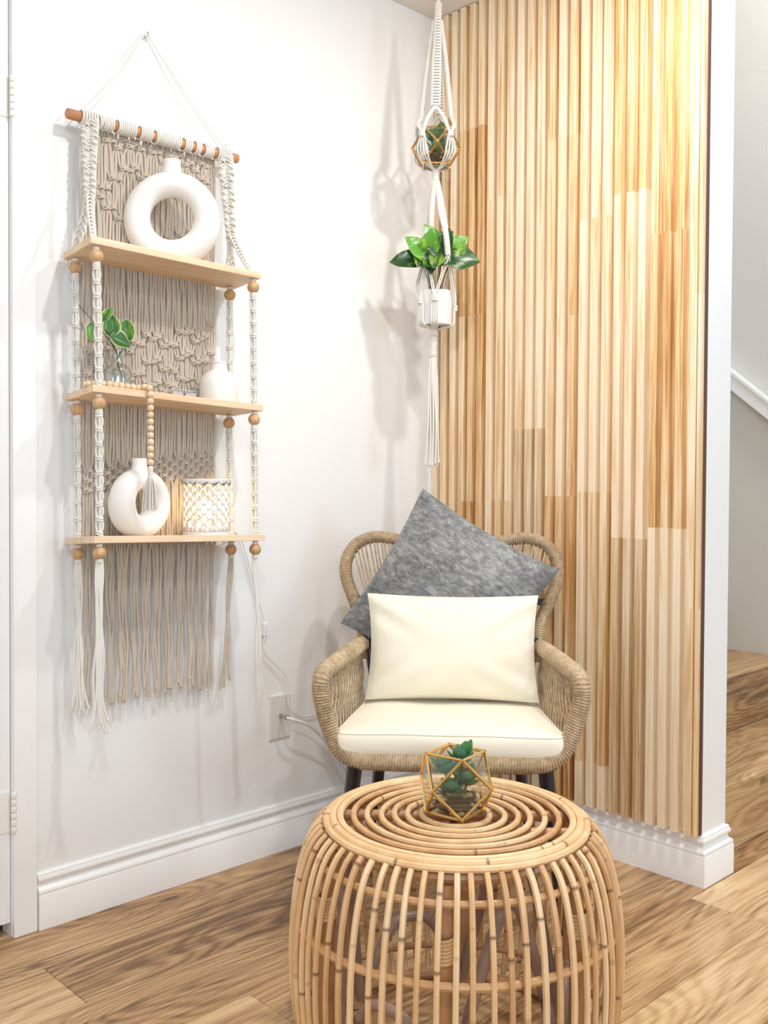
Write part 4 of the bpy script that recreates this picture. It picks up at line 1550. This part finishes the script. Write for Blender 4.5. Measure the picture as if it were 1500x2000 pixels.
mb = MB()
mb.tube([HP(-0.003, 0, 1.462), HP(-0.003, 0, 1.440)], 0.010, 12)
coil(mb, HP(-0.003, 0, 1.442), HP(-0.005, 0, 1.378), 0.0088, 0.0023)
mb.build('gathering_wrap', MAT['cotton'], mh, world=True)
mb = MB()
for q in range(13):
    a = 2 * PI * q / 13
    r0, r1 = 0.0065, 0.0090 + 0.0140 * (0.55 + 0.45 * rnd.random())
    ph = rnd.uniform(0, 6.3)
    P = []
    ze = 1.068 + rnd.uniform(-0.004, 0.012)
    for i in range(30):
        t = i / 29
        r_ = r0 + (r1 - r0) * t ** 0.8
        P.append(HP(-0.005 - 0.003 * t + r_ * math.cos(a) + 0.0016 * math.sin(t * 7 + ph), r_ * math.sin(a) + 0.0016 * math.cos(t * 6 + ph), 1.380 + (ze - 1.380) * t))
    mb.tube(P, 0.0025, 6)
    mb.ball(P[-1], 0.0036, 6, 5)
mb.build('tassel', MAT['cotton'], mh, world=True)


# ------------------------------------------------------------------ glass terrariums
def terrarium(name, label, loc, rz, s, group, leaf_scale, seed, open_top=True):
    t = thing(name, label, 'terrarium', loc, rz, group)
    er = 0.0029
    z0 = s + er
    V = {}
    for a in (-1, 1):
        V[('t', a, 0)] = Vector((a * s, 0, z0 + s)); V[('t', 0, a)] = Vector((0, a * s, z0 + s))
        V[('b', a, 0)] = Vector((a * s, 0, z0 - s)); V[('b', 0, a)] = Vector((0, a * s, z0 - s))
        for b in (-1, 1):
            V[('m', a, b)] = Vector((a * s, b * s, z0))
    E_ = []
    for k in ('t', 'b'):
        ring = [(1, 0), (0, 1), (-1, 0), (0, -1)]
        for i in range(4):
            E_.append(((k,) + ring[i], (k,) + ring[(i + 1) % 4]))
        for a in (-1, 1):
            for b in (-1, 1):
                E_.append(((k, a, 0), ('m', a, b)))
                E_.append(((k, 0, b), ('m', a, b)))
    mb = MB()
    for a, b in E_:
        mb.tube([V[a], V[b]], er, 4, caps=True)
    for v in V.values():
        mb.ball(v, er * 1.25, 6, 5)
    mb.build('frame', MAT['gold'], t, smooth=False)
    faces = []
    for a in (-1, 1):
        faces.append([('t', a, 0), ('m', a, 1), ('b', a, 0), ('m', a, -1)])
        faces.append([('t', 0, a), ('m', 1, a), ('b', 0, a), ('m', -1, a)])
        for b in (-1, 1):
            faces.append([('t', a, 0), ('t', 0, b), ('m', a, b)])
            faces.append([('b', a, 0), ('b', 0, b), ('m', a, b)])
    faces.append([('b', 1, 0), ('b', 0, 1), ('b', -1, 0), ('b', 0, -1)])
    cen = Vector((0, 0, z0))
    for fc in faces:
        P = [V[k] for k in fc]
        c = sum(P, Vector()) / len(P)
        nrm = (c - cen).normalized()
        n = len(P)
        mb = MB()
        P2 = [p + (c - p) * 0.02 for p in P]
        if (P2[1] - P2[0]).cross(P2[2] - P2[1]).dot(nrm) < 0:
            P2 = P2[::-1]
        mb.v += [tuple(p + nrm * 0.0004) for p in P2]
        mb.v += [tuple(p - nrm * 0.0004) for p in P2]
        mb.f.append(tuple(range(n)))
        mb.f.append(tuple(range(n, 2 * n))[::-1])
        for i in range(n):
            j = (i + 1) % n
            mb.f.append((i, n + i, n + j, j))
        mb.build('pane', MAT['pane'], t, smooth=False)
    rr = random.Random(seed)
    # pebbles fill the lower third
    pb = MB().ball((0, 0, 0), 0.0052, 8, 6, (1.25, 1, 0.75)).build('pebble', MAT['pebble'], t)
    first = True
    for layer in range(4):
        zz = z0 - s + 0.006 + layer * 0.0075
        lim = (s * 0.62 + (zz - z0 + s) * 0.55)
        for q in range(22):
            a, r_ = rr.uniform(0, 2 * PI), lim * math.sqrt(rr.random())
            x, y_ = r_ * math.cos(a), r_ * math.sin(a)
            if abs(x) + abs(y_) > s * 1.0 + (zz - z0 + s) - 0.010 or max(abs(x), abs(y_)) > s - 0.010:
                continue
            lc = (x, y_, zz + rr.uniform(-0.001, 0.001))
            rt_ = (rr.uniform(-.4, .4), rr.uniform(-.4, .4), rr.uniform(0, 6))
            if first:
                pb.location = lc
                pb.rotation_euler = rt_
                first = False
            else:
                k = rr.uniform(0.8, 1.3)
                copy(pb, lc, rt_, scale=(k, k, k))
    mbs = MB()
    mbs.lathe([(s * 0.50, 0.0), (s * 0.80, 0.012), (s * 0.72, 0.0255)], (0, 0, z0 - s + 0.003), 16)
    mbs.build('soil', MAT['soil'], t)
    return t, z0, s, rr


def succ_leaf(name, m, parent, ln, w):
    mb = MB()
    n, K = 9, 8
    for i in range(n):
        t = i / (n - 1)
        r_ = w / 2 * max(0.10, math.sin(PI * min(0.999, t ** 1.25)) ** 0.55 if t > 0.45 else 0.22 + 0.78 * (t / 0.45) ** 1.3 * math.sin(PI * 0.45 ** 1.25) ** 0.55)
        if i == n - 1:
            r_ = w * 0.08
        for k in range(K):
            a = 2 * PI * k / K
            mb.v.append((r_ * math.cos(a), ln * t, 0.18 * r_ * math.sin(a) + 0.10 * abs(r_ * math.cos(a)) * 1.2 + 0.22 * ln * t * t))
    for i in range(n - 1):
        for k in range(K):
            k2 = (k + 1) % K
            mb.f.append((i * K + k, i * K + k2, (i + 1) * K + k2, (i + 1) * K + k))
    mb.f.append(tuple(range(K))[::-1])
    mb.f.append(tuple((n - 1) * K + k for k in range(K)))
    return mb.build(name, m, parent)


def succulent(name, label, loc, rz, rosettes, rr, group):
    t = thing(name, label, 'plant', loc, rz, group)
    base = [succ_leaf('leaf', MAT['succ'], t, 0.044, 0.027), succ_leaf('leaf', MAT['succ2'], t, 0.040, 0.029)]
    used = [False, False]
    st = MB()
    for (cx_, cy_, cz_, n, sc, tilt0) in rosettes:
        st.tube([(cx_ * 0.5, cy_ * 0.5, 0.0), (cx_, cy_, cz_ + 0.004)], 0.0022, 6)
        for q in range(n):
            a = q * 2.39996 + cx_ * 50
            tl = tilt0 + (1 - q / n) * 0.9
            tl = math.radians(74) - tl * 1.05
            k = q % 2
            lc = (cx_, cy_, cz_ + 0.003 * q / n)
            # +Y rotated up by tl, headed a
            d = Vector((math.cos(a) * math.cos(tl), math.sin(a) * math.cos(tl), math.sin(tl)))
            e_ = orient(d)
            s_ = sc * rr.uniform(0.8, 1.1) * (0.75 + 0.25 * (1 - q / n))
            if not used[k]:
                base[k].location, base[k].rotation_euler, base[k].scale = lc, e_, (s_, s_, s_)
                used[k] = True
            else:
                copy(base[k], lc, e_, scale=(s_, s_, s_))
    st.build('stem', MAT['stem'], t)
    return t


TT = 0.4360          # upper surface of the rattan table
TX, TY = 0.976, -0.994
tr, z0, s_, rr = terrarium('glass_terrarium', 'gold framed geometric glass terrarium standing on the rattan table', (TX + 0.004, TY - 0.006, TT), R(-35), 0.053, 'geometric terrariums', 1.0, 3)
succulent('succulent', 'green artificial succulent in the terrarium on the rattan table', (TX + 0.004, TY - 0.006, TT + 0.027), R(-35),
          [(0.008, -0.010, 0.010, 12, 0.95, 0.1), (0.006, 0.020, 0.022, 9, 1.0, 0.0), (-0.012, -0.016, 0.040, 9, 0.95, 0.0), (0.0, 0.012, 0.060, 10, 1.1, 0.0)], rr, 'succulents in terrariums')
tr2, z0, s_, rr = terrarium('glass_terrarium', 'gold framed geometric glass terrarium hanging in the upper tier of the plant hanger', (HX, HY, 1.914), R(2), 0.049, 'geometric terrariums', 1.0, 9)
succulent('succulent', 'dark green artificial succulent in the hanging terrarium', (HX, HY, 1.914 + 0.026), R(20),
          [(0.004, -0.004, 0.012, 11, 1.0, 0.1), (0.008, 0.016, 0.035, 9, 1.0, 0.0), (-0.010, -0.010, 0.045, 9, 1.0, 0.0), (0.012, -0.006, 0.058, 8, 0.95, 0.0)], rr, 'succulents in terrariums')

# ------------------------------------------------------------------ hanging pot with pothos
pot = thing('plant_pot', 'white cylindrical pot in the lower tier of the plant hanger', 'pot', (HX, HY, 1.4640))
MB().lathe([(0.046, 0.0), (0.0485, 0.0015), (0.0500, 0.094), (0.0495, 0.0965), (0.0468, 0.0965), (0.0455, 0.078), (0.001, 0.078)], (0, 0, 0), 48).build('pot_body', MAT['warmer'], pot)
MB().lathe([(0.0452, 0.0785), (0.044, 0.083), (0.02, 0.085), (0.001, 0.085)], (0, 0, 0), 24).build('soil', MAT['soil'], pot)
po = thing('pothos_plant', 'leafy artificial pothos with pointed variegated leaves in the hanging white pot', 'plant', (HX, HY, 1.545))
ps = MB()
lv = [  # (side, toward, z) leaf base, direction (side, toward, up), length, width, material
    (-0.048, 0.020, 1.650, (-1.0, 0.15, -0.05), 0.080, 0.046, 'pothos_dark'),
    (0.046, 0.030, 1.652, (1.0, 0.1, -0.05), 0.076, 0.060, 'pothos_dark'),
    (-0.035, 0.030, 1.668, (-0.8, 0.2, 0.75), 0.064, 0.040, 'pothos_lime'),
    (-0.022, 0.050, 1.665, (0.1, 0.5, 0.8), 0.060, 0.045, 'pothos_lime'),
    (0.000, 0.030, 1.690, (-0.45, 0.2, 0.85), 0.062, 0.038, 'pothos_lime'),
    (0.012, 0.040, 1.668, (0.35, 0.4, 0.6), 0.060, 0.044, 'pothos_dark'),
    (0.036, 0.020, 1.672, (0.75, 0.3, 0.55), 0.064, 0.046, 'pothos_lime'),
    (0.040, -0.010, 1.690, (0.8, 0.0, 0.5), 0.062, 0.035, 'pothos_lime'),
    (-0.020, 0.045, 1.660, (0.1, 0.35, -0.9), 0.058, 0.040, 'pothos_dark'),
    (-0.040, 0.035, 1.658, (-0.15, 0.7, -0.6), 0.052, 0.042, 'pothos_dark'),
    (0.010, 0.055, 1.655, (-0.35, 0.6, -0.6), 0.055, 0.042, 'pothos_dark'),
    (0.030, 0.040, 1.658, (-0.7, 0.5, 0.2), 0.060, 0.044, 'pothos_dark'),
    (0.022, 0.010, 1.700, (0.25, -0.3, 0.85), 0.055, 0.034, 'pothos_dark'),
    (-0.030, -0.020, 1.680, (-0.6, -0.6, 0.5), 0.060, 0.042, 'pothos_dark'),
    (0.020, -0.040, 1.675, (0.3, -0.9, 0.3), 0.060, 0.042, 'pothos_lime'),
    (-0.010, -0.040, 1.665, (-0.2, -1.0, 0.1), 0.060, 0.044, 'pothos_dark'),
    (0.050, 0.005, 1.660, (0.9, -0.3, 0.35), 0.058, 0.042, 'pothos_lime'),
    (-0.030, 0.040, 1.656, (-0.6, 0.5, 0.25), 0.055, 0.040, 'pothos_lime'),
    (-0.010, 0.045, 1.640, (-0.4, 0.7, -0.3), 0.048, 0.036, 'pothos_dark'),
    (0.018, 0.048, 1.642, (0.5, 0.7, -0.2), 0.050, 0.040, 'pothos_dark'),
]
for i, (a, b, z, d, ln, w, mt) in enumerate(lv):
    base = HP(a, b, z)
    dv = SIDE * d[0] + TOW * d[1] + Vector((0, 0, d[2]))
    lf = leaf_mesh('leaf', MAT[mt], ln * 1.04, w * 1.38, 0.16, 0.22, 'heart')
    lf.parent = po
    lf.location = base - po.location
    upv = TOW * 1.0 + Vector((0, 0, 0.30)) + SIDE * rnd.uniform(-0.3, 0.3)
    lf.rotation_euler = orient(dv, upv)
    ps.tube(sample([HP(a * 0.35, b * 0.35, 1.545), HP(a * 0.5, b * 0.5, 1.60), base], 8), 0.0010, 5)
ps.build('stem', MAT['stem'], po, world=True)

# ================================================================== ROPE CHAIR
CH = thing('rope_armchair', 'beige rope wound armchair with black legs in the corner', 'armchair', (0.5236, -0.5120, 0.0), R(42.2))


def wrap_tube(mb, pts, r, pitch=0.0062, seg=12, amp=0.0019, closed=False):
    P0 = sample(pts, 200, closed)
    ln = plen(P0)
    n = int(ln / pitch * 4)
    P = sample(pts, n, closed)
    st = ln / n

    def rf(i, a):
        rr_ = r[int(i / n * (len(r) - 1))] if isinstance(r, (list, tuple)) else r
        return rr_ - amp + 2 * amp * abs(math.cos(PI * (i * st / pitch) + a / 2))
    mb.tube(P, 0, seg, closed, True, rf)


def mir(p):
    return (-p[0], p[1], p[2])


FR = 0.0180
# right half, front bar centre -> corner -> arm front -> arm top -> back junction
arm_R = [(0.0, -0.262, 0.405), (0.13, -0.262, 0.404), (0.200, -0.258, 0.407), (0.240, -0.250, 0.423), (0.262, -0.244, 0.455), (0.281, -0.242, 0.510), (0.290, -0.240, 0.555), (0.286, -0.228, 0.592),
         (0.266, -0.150, 0.604), (0.248, -0.040, 0.606), (0.236, 0.050, 0.604), (0.230, 0.112, 0.600)]
front = [mir(p) for p in arm_R[::-1]] + arm_R[1:]
mb = MB()
wrap_tube(mb, front, 0.0190)
mb.build('arm_frame', MAT['rope'], CH)
back_R = [(0.222, 0.135, 0.560), (0.228, 0.150, 0.610), (0.236, 0.170, 0.655), (0.262, 0.205, 0.712), (0.284, 0.232, 0.765), (0.283, 0.252, 0.812), (0.258, 0.268, 0.850), (0.212, 0.276, 0.868), (0.150, 0.278, 0.862), (0.075, 0.276, 0.838), (0.0, 0.274, 0.822)]
back = [mir(p) for p in back_R] + back_R[:-1][::-1]
mb = MB()
wrap_tube(mb, back, 0.0160)
mb.build('back_frame', MAT['rope'], CH)
# black steel skeleton
sk = MB()
for s in (-1, 1):
    sk.tube(sample([(s * 0.216, 0.140, 0.62), (s * 0.205, 0.125, 0.54), (s * 0.178, 0.095, 0.42), (s * 0.17, 0.08, 0.392)], 16), 0.011, 10)
    sk.tube([(s * 0.232, -0.245, 0.400), (s * 0.215, 0.110, 0.392)], 0.009, 8)
    sk.tube(sample([(s * 0.290, -0.225, 0.520), (s * 0.262, -0.05, 0.512), (s * 0.238, 0.11, 0.510)], 12), 0.0055, 8)
    sk.tube(sample([(s * 0.276, -0.225, 0.455), (s * 0.254, -0.05, 0.450), (s * 0.229, 0.11, 0.450)], 12), 0.0055, 8)
sk.tube([(-0.215, 0.110, 0.392), (0.215, 0.110, 0.392)], 0.009, 8)
for yy in (-0.16, -0.05, 0.04):
    sk.tube([(-0.232, yy, 0.398), (0.232, yy, 0.398)], 0.007, 8)
sk.build('seat_frame', MAT['black'], CH)
for (z, y, w) in ((0.706, 0.203, 0.250), (0.576, 0.138, 0.212)):
    MB().box((-w, y - 0.005, z - 0.009), (w, y + 0.005, z + 0.009)).build('back_bar', MAT['black'], CH, smooth=False)
# legs
for s in (-1, 1):
    for (a, b) in (((s * 0.213, -0.215, 0.398), (s * 0.262, -0.185, 0.0)), ((s * 0.172, 0.085, 0.392), (s * 0.215, 0.27, 0.0))):
        lg = MB().tube([a, Vector(a).lerp(Vector(b), 0.03), Vector(a).lerp(Vector(b), 0.99), b], [0.018, 0.0185, 0.0115, 0.0105], 16).build('leg', MAT['black'], CH)
        MB().lathe([(0.011, 0.0), (0.0125, 0.001), (0.0125, 0.009), (0.011, 0.010)], (b[0], b[1], 0.0005), 14).build('foot_cap', MAT['gap'], lg)
MB().tube([(-0.205, -0.20, 0.386), (0.205, -0.20, 0.386)], 0.010, 8).build('stretcher', MAT['black'], CH)
# back strings: pairs from the top rail to the lower back bar
bt = sample(back, 240)
bs = MB()
for q in range(27):
    u = -1 + 2 * q / 26
    xt = u * 0.262
    cand = [p for p in bt if p.z > 0.745]
    top = min(cand, key=lambda p: abs(p.x - xt))
    xb = u * 0.150
    for e_ in (-0.0035, 0.0035):
        p1 = Vector((xb + e_ * 0.6 + (0.004 if q % 2 else -0.004), 0.132, 0.570))
        mdl = Vector((top.x * 0.60 + xb * 0.40 + e_, 0.211, 0.706))
        bs.tube(sample([top + Vector((e_ * 1.8, -0.004, 0)), mdl + Vector((0, -0.009, 0)), p1 + Vector((0, -0.001, 0))], 14), 0.0024, 6)
    bs.tube(sample([(xb - 0.004, 0.129, 0.586), (xb, 0.126, 0.576), (xb + 0.004, 0.130, 0.564)], 6), 0.0028, 6)
stuff(bs.build('back_strings', MAT['rope'], CH))
# woven sides
for s in (-1, 1):
    armp = sample([(s * 0.290, -0.232, 0.560), (s * 0.284, -0.222, 0.588), (s * 0.264, -0.150, 0.592), (s * 0.246, -0.040, 0.594), (s * 0.234, 0.050, 0.592), (s * 0.228, 0.108, 0.590)], 90)
    lowp = sample([(s * 0.258, -0.236, 0.440), (s * 0.252, -0.225, 0.400), (s * 0.238, -0.10, 0.396), (s * 0.226, 0.0, 0.394), (s * 0.216, 0.105, 0.394)], 90)
    sv = MB()
    NSV = 28
    for q in range(NSV):
        u = q / (NSV - 1)
        i0 = 4 + u * 84
        P = []
        for k in range(17):
            v = k / 16
            sh = (3.2 if q % 2 else -3.2) * math.sin(v * PI * 3)
            i_ = max(0, min(88, i0 + sh))
            fa = int(i_)
            ft = i_ - fa
            A = armp[fa].lerp(armp[fa + 1], ft)
            B_ = lowp[fa].lerp(lowp[fa + 1], ft)
            p = A.lerp(B_, v)
            p.x += s * (0.004 * math.cos(v * PI * 3) * (1 if q % 2 else -1) + 0.004 * math.sin(PI * v))
            P.append(p)
        sv.tube(P, 0.0023, 6)
    stuff(sv.build('woven_side', MAT['rope'], CH))
# woven seat support under the cushion
st_ = MB()
for q in range(30):
    y_ = -0.235 + q * 0.0115
    st_.tube([(-0.225 , y_, 0.406), (0.225, y_, 0.406)], 0.0027, 6)
stuff(st_.build('seat_weave', MAT['rope'], CH))

# seat cushion
rzc = R(42.2)
cs_h = Vector((math.cos(rzc), math.sin(rzc), 0))
cd_h = Vector((-math.sin(rzc), math.cos(rzc), 0))


def CHP(x, y, z):
    return Vector((0.5236, -0.5120, 0)) + cs_h * x + cd_h * y + Vector((0, 0, z))


def rounded_poly(corners, rad, k=6):
    out = []
    n = len(corners)
    for i in range(n):
        p = Vector(corners[i]); a = Vector(corners[i - 1]); b = Vector(corners[(i + 1) % n])
        u = (a - p).normalized(); v = (b - p).normalized()
        for q in range(k + 1):
            t = q / k
            p0 = p + u * rad; p1 = p + v * rad
            out.append(p0 * (1 - t) ** 2 + p * 2 * t * (1 - t) + p1 * t * t)
    return out


def cushion_mesh(corners, z0, z1, rad, crown):
    mb = MB()
    base = rounded_poly([(x, y, 0) for x, y in corners], rad)
    # densify
    dn = []
    for i in range(len(base)):
        a, b = base[i], base[(i + 1) % len(base)]
        m = max(1, int((b - a).length / 0.02))
        for q in range(m):
            dn.append(a.lerp(b, q / m))
    cen = sum(dn, Vector()) / len(dn)
    n = len(dn)
    lev = []
    mid = (z0 + z1) / 2
    for (ins, z) in ((0.030, z0 + 0.001), (0.012, z0 + 0.002), (0.003, z0 + 0.009), (0.0, mid - 0.006), (0.0, mid + 0.006), (0.002, z1 - 0.010), (0.006, z1 - 0.004), (0.009, z1 - 0.0005), (0.012, z1 + 0.0006), (0.018, z1 + 0.001), (0.035, z1 + 0.004)):
        lev.append([(p + (cen - p).normalized() * ins, z) for p in dn])
    for f_ in (0.75, 0.55, 0.35, 0.15):
        lev.append([(cen + (p - cen) * f_, z1 + 0.004 + crown * (1 - f_ * f_)) for p in dn])
    for lv_ in lev:
        for (p, z) in lv_:
            wob = 0.0012 * math.sin(p.x * 31 + z * 90) * math.cos(p.y * 27)
            mb.v.append((p.x, p.y, z + wob))
    for a in range(len(lev) - 1):
        for i in range(n):
            j = (i + 1) % n
            mb.f.append((a * n + i, a * n + j, (a + 1) * n + j, (a + 1) * n + i))
    mb.f.append(tuple(range(n))[::-1])
    mb.f.append(tuple((len(lev) - 1) * n + i for i in range(n)))
    pip = [p + (cen - p).normalized() * 0.007 + Vector((0, 0, z1 - 0.0015 + 0.0012 * math.sin(p.x * 31 + z1 * 90) * math.cos(p.y * 27))) for p in dn]
    return mb, pip


sc_ = thing('seat_cushion', 'thick cream seat cushion on the rope armchair', 'cushion', CHP(0, 0, 0.410), rzc)
mb, pip = cushion_mesh([(-0.262, -0.268), (0.262, -0.268), (0.215, 0.100), (-0.215, 0.100)], 0.003, 0.058, 0.035, 0.004)
mb.build('cushion_body', MAT['cream'], sc_)
MB().tube(pip, 0.0015, 6, closed=True).build('seam', MAT['cream'], sc_)


def pillow(name, m, w, h_, t, parent, ear=0.06, pw=2.4, seed=1, n=36, edge=0.05, wr_=0.0025):
    mb = MB()
    rr = random.Random(seed)
    f1, f2, f3 = rr.uniform(0, 6), rr.uniform(0, 6), rr.uniform(0, 6)
    idx = {}
    for side in (1, -1):
        for i in range(n + 1):
            for j in range(n + 1):
                u, v = -1 + 2 * i / n, -1 + 2 * j / n
                if side == -1 and (i in (0, n) or j in (0, n)):
                    idx[(side, i, j)] = idx[(1, i, j)]
                    continue
                x = w / 2 * u * (1 - edge * (1 - v * v) * abs(u))
                y = h_ / 2 * v * (1 - edge * (1 - u * u) * abs(v))
                k = (max(0, 1 - abs(u) ** pw) * max(0, 1 - abs(v) ** pw)) ** 0.52
                # creases that radiate from the corners
                cr = math.sin(11 * (abs(u) - abs(v)) + f1) * (abs(u * v)) ** 1.3
                z = side * (t / 2 * k) + wr_ * cr * k * 2 + 0.0015 * math.sin(7 * u + f2) * math.sin(5 * v + f3) * k
                idx[(side, i, j)] = len(mb.v)
                mb.v.append((x, y, z))
    for side in (1, -1):
        for i in range(n):
            for j in range(n):
                q = (idx[(side, i, j)], idx[(side, i + 1, j)], idx[(side, i + 1, j + 1)], idx[(side, i, j + 1)])
                mb.f.append(q if side == 1 else q[::-1])
    return mb.build(name, m, parent)


def place(o, c, xdir, nrm):
    """local +X along xdir, +Z along nrm"""
    z = Vector(nrm).normalized()
    x = (Vector(xdir) - z * z.dot(Vector(xdir))).normalized()
    y = z.cross(x)
    M = Matrix((x, y, z)).transposed().to_4x4()
    M.translation = c
    o.matrix_world = M


lp = pillow('lumbar_cushion', MAT['cream'], 0.432, 0.266, 0.110, None, seed=4, edge=0.055, wr_=0.010)
place(lp, CHP(0.004, 0.042, 0.609), cs_h, -cd_h + Vector((0, 0, 0.20)))
tag(lp, 'cream rectangular lumbar cushion leaning on the armchair seat', 'cushion')
gp = pillow('velvet_cushion', MAT['velvet'], 0.416, 0.416, 0.120, None, seed=8, edge=0.065, wr_=0.006, n=44)
a = R(-31)
xd = cs_h * math.cos(a) + Vector((0, 0, 1)) * math.sin(a)
place(gp, CHP(-0.004, 0.142, 0.724), xd, -cd_h + Vector((0, 0, 0.16)))
tag(gp, 'square grey chenille cushion standing on its corner behind the cream one', 'cushion')

# ================================================================== RATTAN TABLE
TB = thing('rattan_table', 'round drum shaped rattan cane table in front of the armchair', 'table', (TX, TY, 0.0))


def cane_nodes(n, length, gap, r0, rr):
    """radius bumps and node mask for a cane sampled at n points"""
    rad, nv = [], []
    k = rr.uniform(0, gap)
    marks = []
    while k < length:
        marks.append(k)
        k += gap * rr.uniform(0.6, 1.5)
    for i in range(n):
        s = length * i / (n - 1)
        d = min([abs(s - m_) for m_ in marks] + [1])
        rad.append(r0 * (1.0 + 0.07 * math.exp(-(d / 0.004) ** 2)))
        nv.append(0.85 if d < 0.0015 else (0.3 if d < 0.004 and rr.random() < 0.4 else 0.0))
    return rad, nv


def ring_cane(name, r, z, cr, m, seed, n=None, wob=0.0012):
    rr = random.Random(seed)
    n = n or max(60, int(2 * PI * r / 0.0045))
    rad, nv = cane_nodes(n, 2 * PI * r, 0.30, cr, rr)
    P = []
    p1, p2 = rr.uniform(0, 6), rr.uniform(0, 6)
    for i in range(n):
        a = 2 * PI * i / n
        ri = r + wob * math.sin(2 * a + p1) + wob * 0.5 * math.sin(5 * a + p2)
        P.append((ri * math.cos(a), ri * math.sin(a), z))
    return MB().tube(P, rad, 8, closed=True, nodev=nv).build(name, m, TB)


for i, r_ in enumerate((0.0345, 0.0620, 0.0865, 0.1105, 0.1345, 0.1590, 0.1835)):
    if i == 0:
        continue
    ring_cane('top_ring', r_, 0.4295, 0.0056, MAT['rattan'], 20 + i)
ring_cane('rim_cane', 0.2085, 0.4290, 0.0066, MAT['rattan'], 31, wob=0.0003)
ring_cane('rim_cane', 0.2215, 0.4283, 0.0068, MAT['rattan'], 32, wob=0.0003)
ring_cane('rim_cane', 0.2335, 0.4235, 0.0066, MAT['rattan'], 33, wob=0.0003)
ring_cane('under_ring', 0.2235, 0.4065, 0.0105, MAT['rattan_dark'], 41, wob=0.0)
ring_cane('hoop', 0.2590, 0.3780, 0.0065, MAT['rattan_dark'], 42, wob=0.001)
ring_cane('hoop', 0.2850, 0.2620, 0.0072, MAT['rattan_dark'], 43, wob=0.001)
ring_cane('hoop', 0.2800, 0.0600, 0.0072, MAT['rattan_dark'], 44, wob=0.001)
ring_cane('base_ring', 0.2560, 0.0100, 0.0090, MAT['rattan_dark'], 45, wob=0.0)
# bars beneath the top
for (ang, off) in ((46, 0.045), (46, -0.045), (136, 0.0)):
    a = R(ang)
    d = Vector((math.cos(a), math.sin(a), 0)); e_ = Vector((-d.y, d.x, 0))
    hl = math.sqrt(0.2235 ** 2 - off ** 2)
    n = 40
    rad, nv = cane_nodes(n, 2 * hl, 0.2, 0.0105 if ang == 46 else 0.0085, rnd)
    z = 0.4125 if ang == 46 else 0.395
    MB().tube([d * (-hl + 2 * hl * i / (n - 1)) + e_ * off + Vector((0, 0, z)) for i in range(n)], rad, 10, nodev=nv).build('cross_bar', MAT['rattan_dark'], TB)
# bent side canes
prof = [(0.2415, 0.4200), (0.2580, 0.4020), (0.2720, 0.3720), (0.2840, 0.3250), (0.2915, 0.2700), (0.2945, 0.2100), (0.2930, 0.1500), (0.2860, 0.0900), (0.2740, 0.0400), (0.2660, 0.0160)]
NCN = 64
for q in range(NCN):
    a = 2 * PI * (q + 0.5) / NCN + rnd.uniform(-0.008, 0.008)
    da = rnd.uniform(-0.014, 0.014)
    n = 90
    dr = rnd.uniform(-0.0010, 0.0012)
    cr = 0.0052 * rnd.uniform(0.92, 1.1)
    P0 = sample([((r_ + dr) * math.cos(a + da * (0.42 - z) / 0.42), (r_ + dr) * math.sin(a + da * (0.42 - z) / 0.42), z) for r_, z in prof], n)
    rad, nv = cane_nodes(n, 0.45, 0.17, cr, rnd)
    MB().tube(P0, rad, 7, nodev=nv).build('side_cane', MAT['rattan'], TB)
# inner posts and arched braces
for q in range(6):
    a = R(46 + 22 + 60 * q)
    n = 30
    rad, nv = cane_nodes(n, 0.40, 0.22, 0.0150, rnd)
    P = [((0.232 + 0.014 * math.sin(PI * i / (n - 1))) * math.cos(a), (0.232 + 0.014 * math.sin(PI * i / (n - 1))) * math.sin(a), 0.001 + 0.397 * i / (n - 1)) for i in range(n)]
    pst = MB().tube(P, rad, 12, nodev=nv).build('post', MAT['rattan_dark'], TB)
    # woven binding where the brace meets the post
    bd = MB()
    for w in range(7):
        zc_ = 0.285 + w * 0.006
        bd.tube([(0.245 * math.cos(a) + 0.0165 * math.cos(b_), 0.245 * math.sin(a) + 0.0165 * math.sin(b_), zc_ + 0.002 * math.sin(b_)) for b_ in [2 * PI * e_ / 12 for e_ in range(12)]], 0.0028, 5, closed=True)
    bd.build('binding', MAT['rattan'], pst)
    a2 = R(46 + 22 + 60 * (q + 1))
    p0 = Vector((0.222 * math.cos(a), 0.222 * math.sin(a), 0.02))
    p1 = Vector((0.222 * math.cos(a2), 0.222 * math.sin(a2), 0.02))
    am = (a + a2) / 2
    pm = Vector((0.205 * math.cos(am), 0.205 * math.sin(am), 0.355)) if q % 2 == 0 else Vector((0.20 * math.cos(am), 0.20 * math.sin(am), 0.16))
    n = 40
    P = sample([p0, p0.lerp(pm, 0.55) + Vector((0, 0, 0.04)), pm, p1.lerp(pm, 0.55) + Vector((0, 0, 0.04)), p1], n)
    rad, nv = cane_nodes(n, 0.7, 0.25, 0.0100, rnd)
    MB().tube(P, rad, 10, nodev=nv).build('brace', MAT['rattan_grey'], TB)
